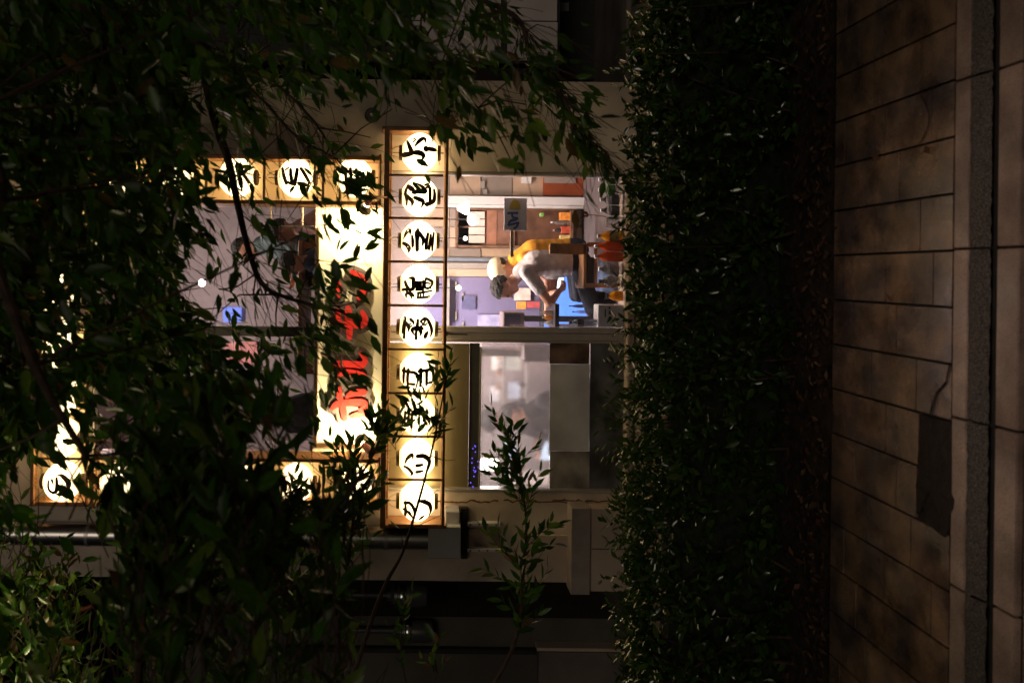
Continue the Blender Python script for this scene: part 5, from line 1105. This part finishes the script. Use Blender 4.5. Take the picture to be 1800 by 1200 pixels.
# ---- hedge along the kerb side of the bed
recs = []
hg = empty('hedge', (-.3, 4.25, 0), 'long clipped evergreen hedge with small glossy leaves between pavement and shop', 'hedge')
def htop(x): return .708 + .025 * math.sin(x * 3.1) + .045 * noise.noise(Vector((x * 4.5, 0, 1))) + .03 * noise.noise(Vector((x * 13, 2, 1)))
for k in range(24000):
    x = rg.uniform(-3.6, 2.9); f = rg.random()
    ht = htop(x)
    if f < .42: z = rg.uniform(.03, ht); y = 3.93 + abs(rg.gauss(0, .07)) + .05 * math.sin(x * 5 + z * 3) + .035 * math.sin(x * 13 + z * 9)
    elif f < .80: y, z = rg.uniform(3.92, 4.42), ht - abs(rg.gauss(0, .06)) + .03 * math.sin(x * 17) * math.sin(x * 5.3)
    else: y, z = rg.uniform(3.95, 4.42), rg.uniform(.05, ht)
    if z > ht - .1 and y < 4.0: y += .05
    if z < .2: y += .08 * (1 - z / .2)
    if noise.noise(Vector((x * 6.5, y * 6.5, z * 7.5))) < -.16 and rg.random() < .85: continue
    d = Vector((rg.gauss(0, .7), -.55 + rg.gauss(0, .5), .55 + rg.gauss(0, .5))); n_ = Vector((rg.gauss(0, .5), -.5 + rg.gauss(0, .5), .8 + rg.gauss(0, .4))).normalized(); d = d.normalized()
    if abs(d.dot(n_)) > .93: continue
    L = rg.choice((rg.uniform(.034, .05), rg.uniform(.045, .075), rg.uniform(.06, .088))); recs.append(((x, y, z), tuple(d), tuple(n_), L, L * .46, rg.choices((0, 1, 2), (5, 4, 1))[0]))
for k in range(420):                                            # new shoots standing proud of the top
    x = rg.uniform(-3.2, 2.4); y = rg.uniform(3.95, 4.4); h = rg.uniform(.03, .13) * (1.7 if rg.random() < .2 else 1)
    base = Vector((x, y, htop(x) - .04)); dr = Vector((rg.gauss(0, .3), rg.gauss(0, .2), 1)).normalized()
    for q in range(int(h / .016) + 2):
        p = base + dr * (.02 + q * .016); a = rg.uniform(0, 6.28); d = (dr * .6 + Vector((math.cos(a), math.sin(a), 0)) * .8).normalized(); n_ = (dr + rnd(.3)).normalized()
        L = rg.uniform(.036, .062); recs.append((tuple(p), tuple(d), tuple(n_), L, L * .40, rg.choices((0, 1, 2), (2, 4, 3))[0]))
for (x, y, s) in ((1088, 720, .16), (1085, 760, .2), (1095, 700, .12), (1092, 880, .14), (1085, 930, .16), (1090, 800, .1)):      # long fresh sprays at the left
    b0 = W(x + 45, y, 4.25)
    for q in range(9):
        dr = Vector((rg.gauss(0, .45), rg.gauss(0, .2), .9)).normalized()
        for t in range(6):
            p = b0 + dr * s * (t + 1) / 6 * 1.2; a = rg.uniform(0, 6.28); d = (dr * .7 + Vector((math.cos(a), math.sin(a), 0)) * .7).normalized(); recs.append((tuple(p), tuple(d), tuple((dr + rnd(.4) + Vector((0, -.5, 0))).normalized()), .05, .016, 2))
st = MB()
for k in range(150):
    x = rg.uniform(-3.4, 2.7); y = rg.uniform(4.0, 4.55); p = Vector((x, y, -.02)); st.tube([p, p + Vector((rg.gauss(0, .06), rg.gauss(0, .04), .25)), p + Vector((rg.gauss(0, .14), rg.gauss(0, .08), .74))], [.009, .007, .003], 5)
o = st.build('stems', M['bark'], hg); o['kind'] = 'stuff'
MB().box(-3.5, 2.8, 4.10, 4.34, -.01, .57, .05).build('core_block', mat('core_block', (.012, .016, .008), .95, var=.6, scale=25, bump=1, bscale=50), hg)  # added dark block, stops light and view through the hedge
foliage(recs, LHM, hg); n3 = len(recs)
print('LEAVES', n1, n2, n3)
# ================================================================== STREET LAMPS OF THE PLACE (out of view)
def street_lamp(x, y, z, en, col, label, arm, aim=(0, 0, -3), cone=150):
    e = empty('street_lamp', (x, y, 0), label, 'street lamp', 'street lamps')
    MB().tube([(x, y, -.1), (x, y, z * .5), (x, y, z)], [.06, .05, .04], 12).build('pole', M['alu_dark'], e, True)
    hx = Vector((x, y, z)) + Vector(arm); MB().tube([(x, y, z - .02), hx], .025, 8).build('arm', M['alu_dark'], e)
    MB().box(hx.x - .16, hx.x + .16, hx.y - .1, hx.y + .1, hx.z + .0, hx.z + .06, .01).build('lamp_head', M['alu_dark'], e)
    MB().box(hx.x - .13, hx.x + .13, hx.y - .08, hx.y + .08, hx.z - .012, hx.z - .001).build('lens', mat('lamp_lens', (.9, .9, .9), .3, emit=col, es=4), e)
    lampd('SPOT', 'lamp_light', en, col, hx - Vector((0, 0, .03)), .09, e, hx + Vector(aim), spot=math.radians(cone))
street_lamp(1.3, -1.2, 4.6, 60, (1, .73, .62), 'street lamp across the road behind the viewer', (-.9, 1.2, .1), (-.50, 2.60, -4.7), 27)
street_lamp(-3.6, 3.2, 4.3, 105, (1, .86, .44), 'street lamp left of the view beside the left tree', (.7, -.3, .08), (1.0, .34, -.18), 88)
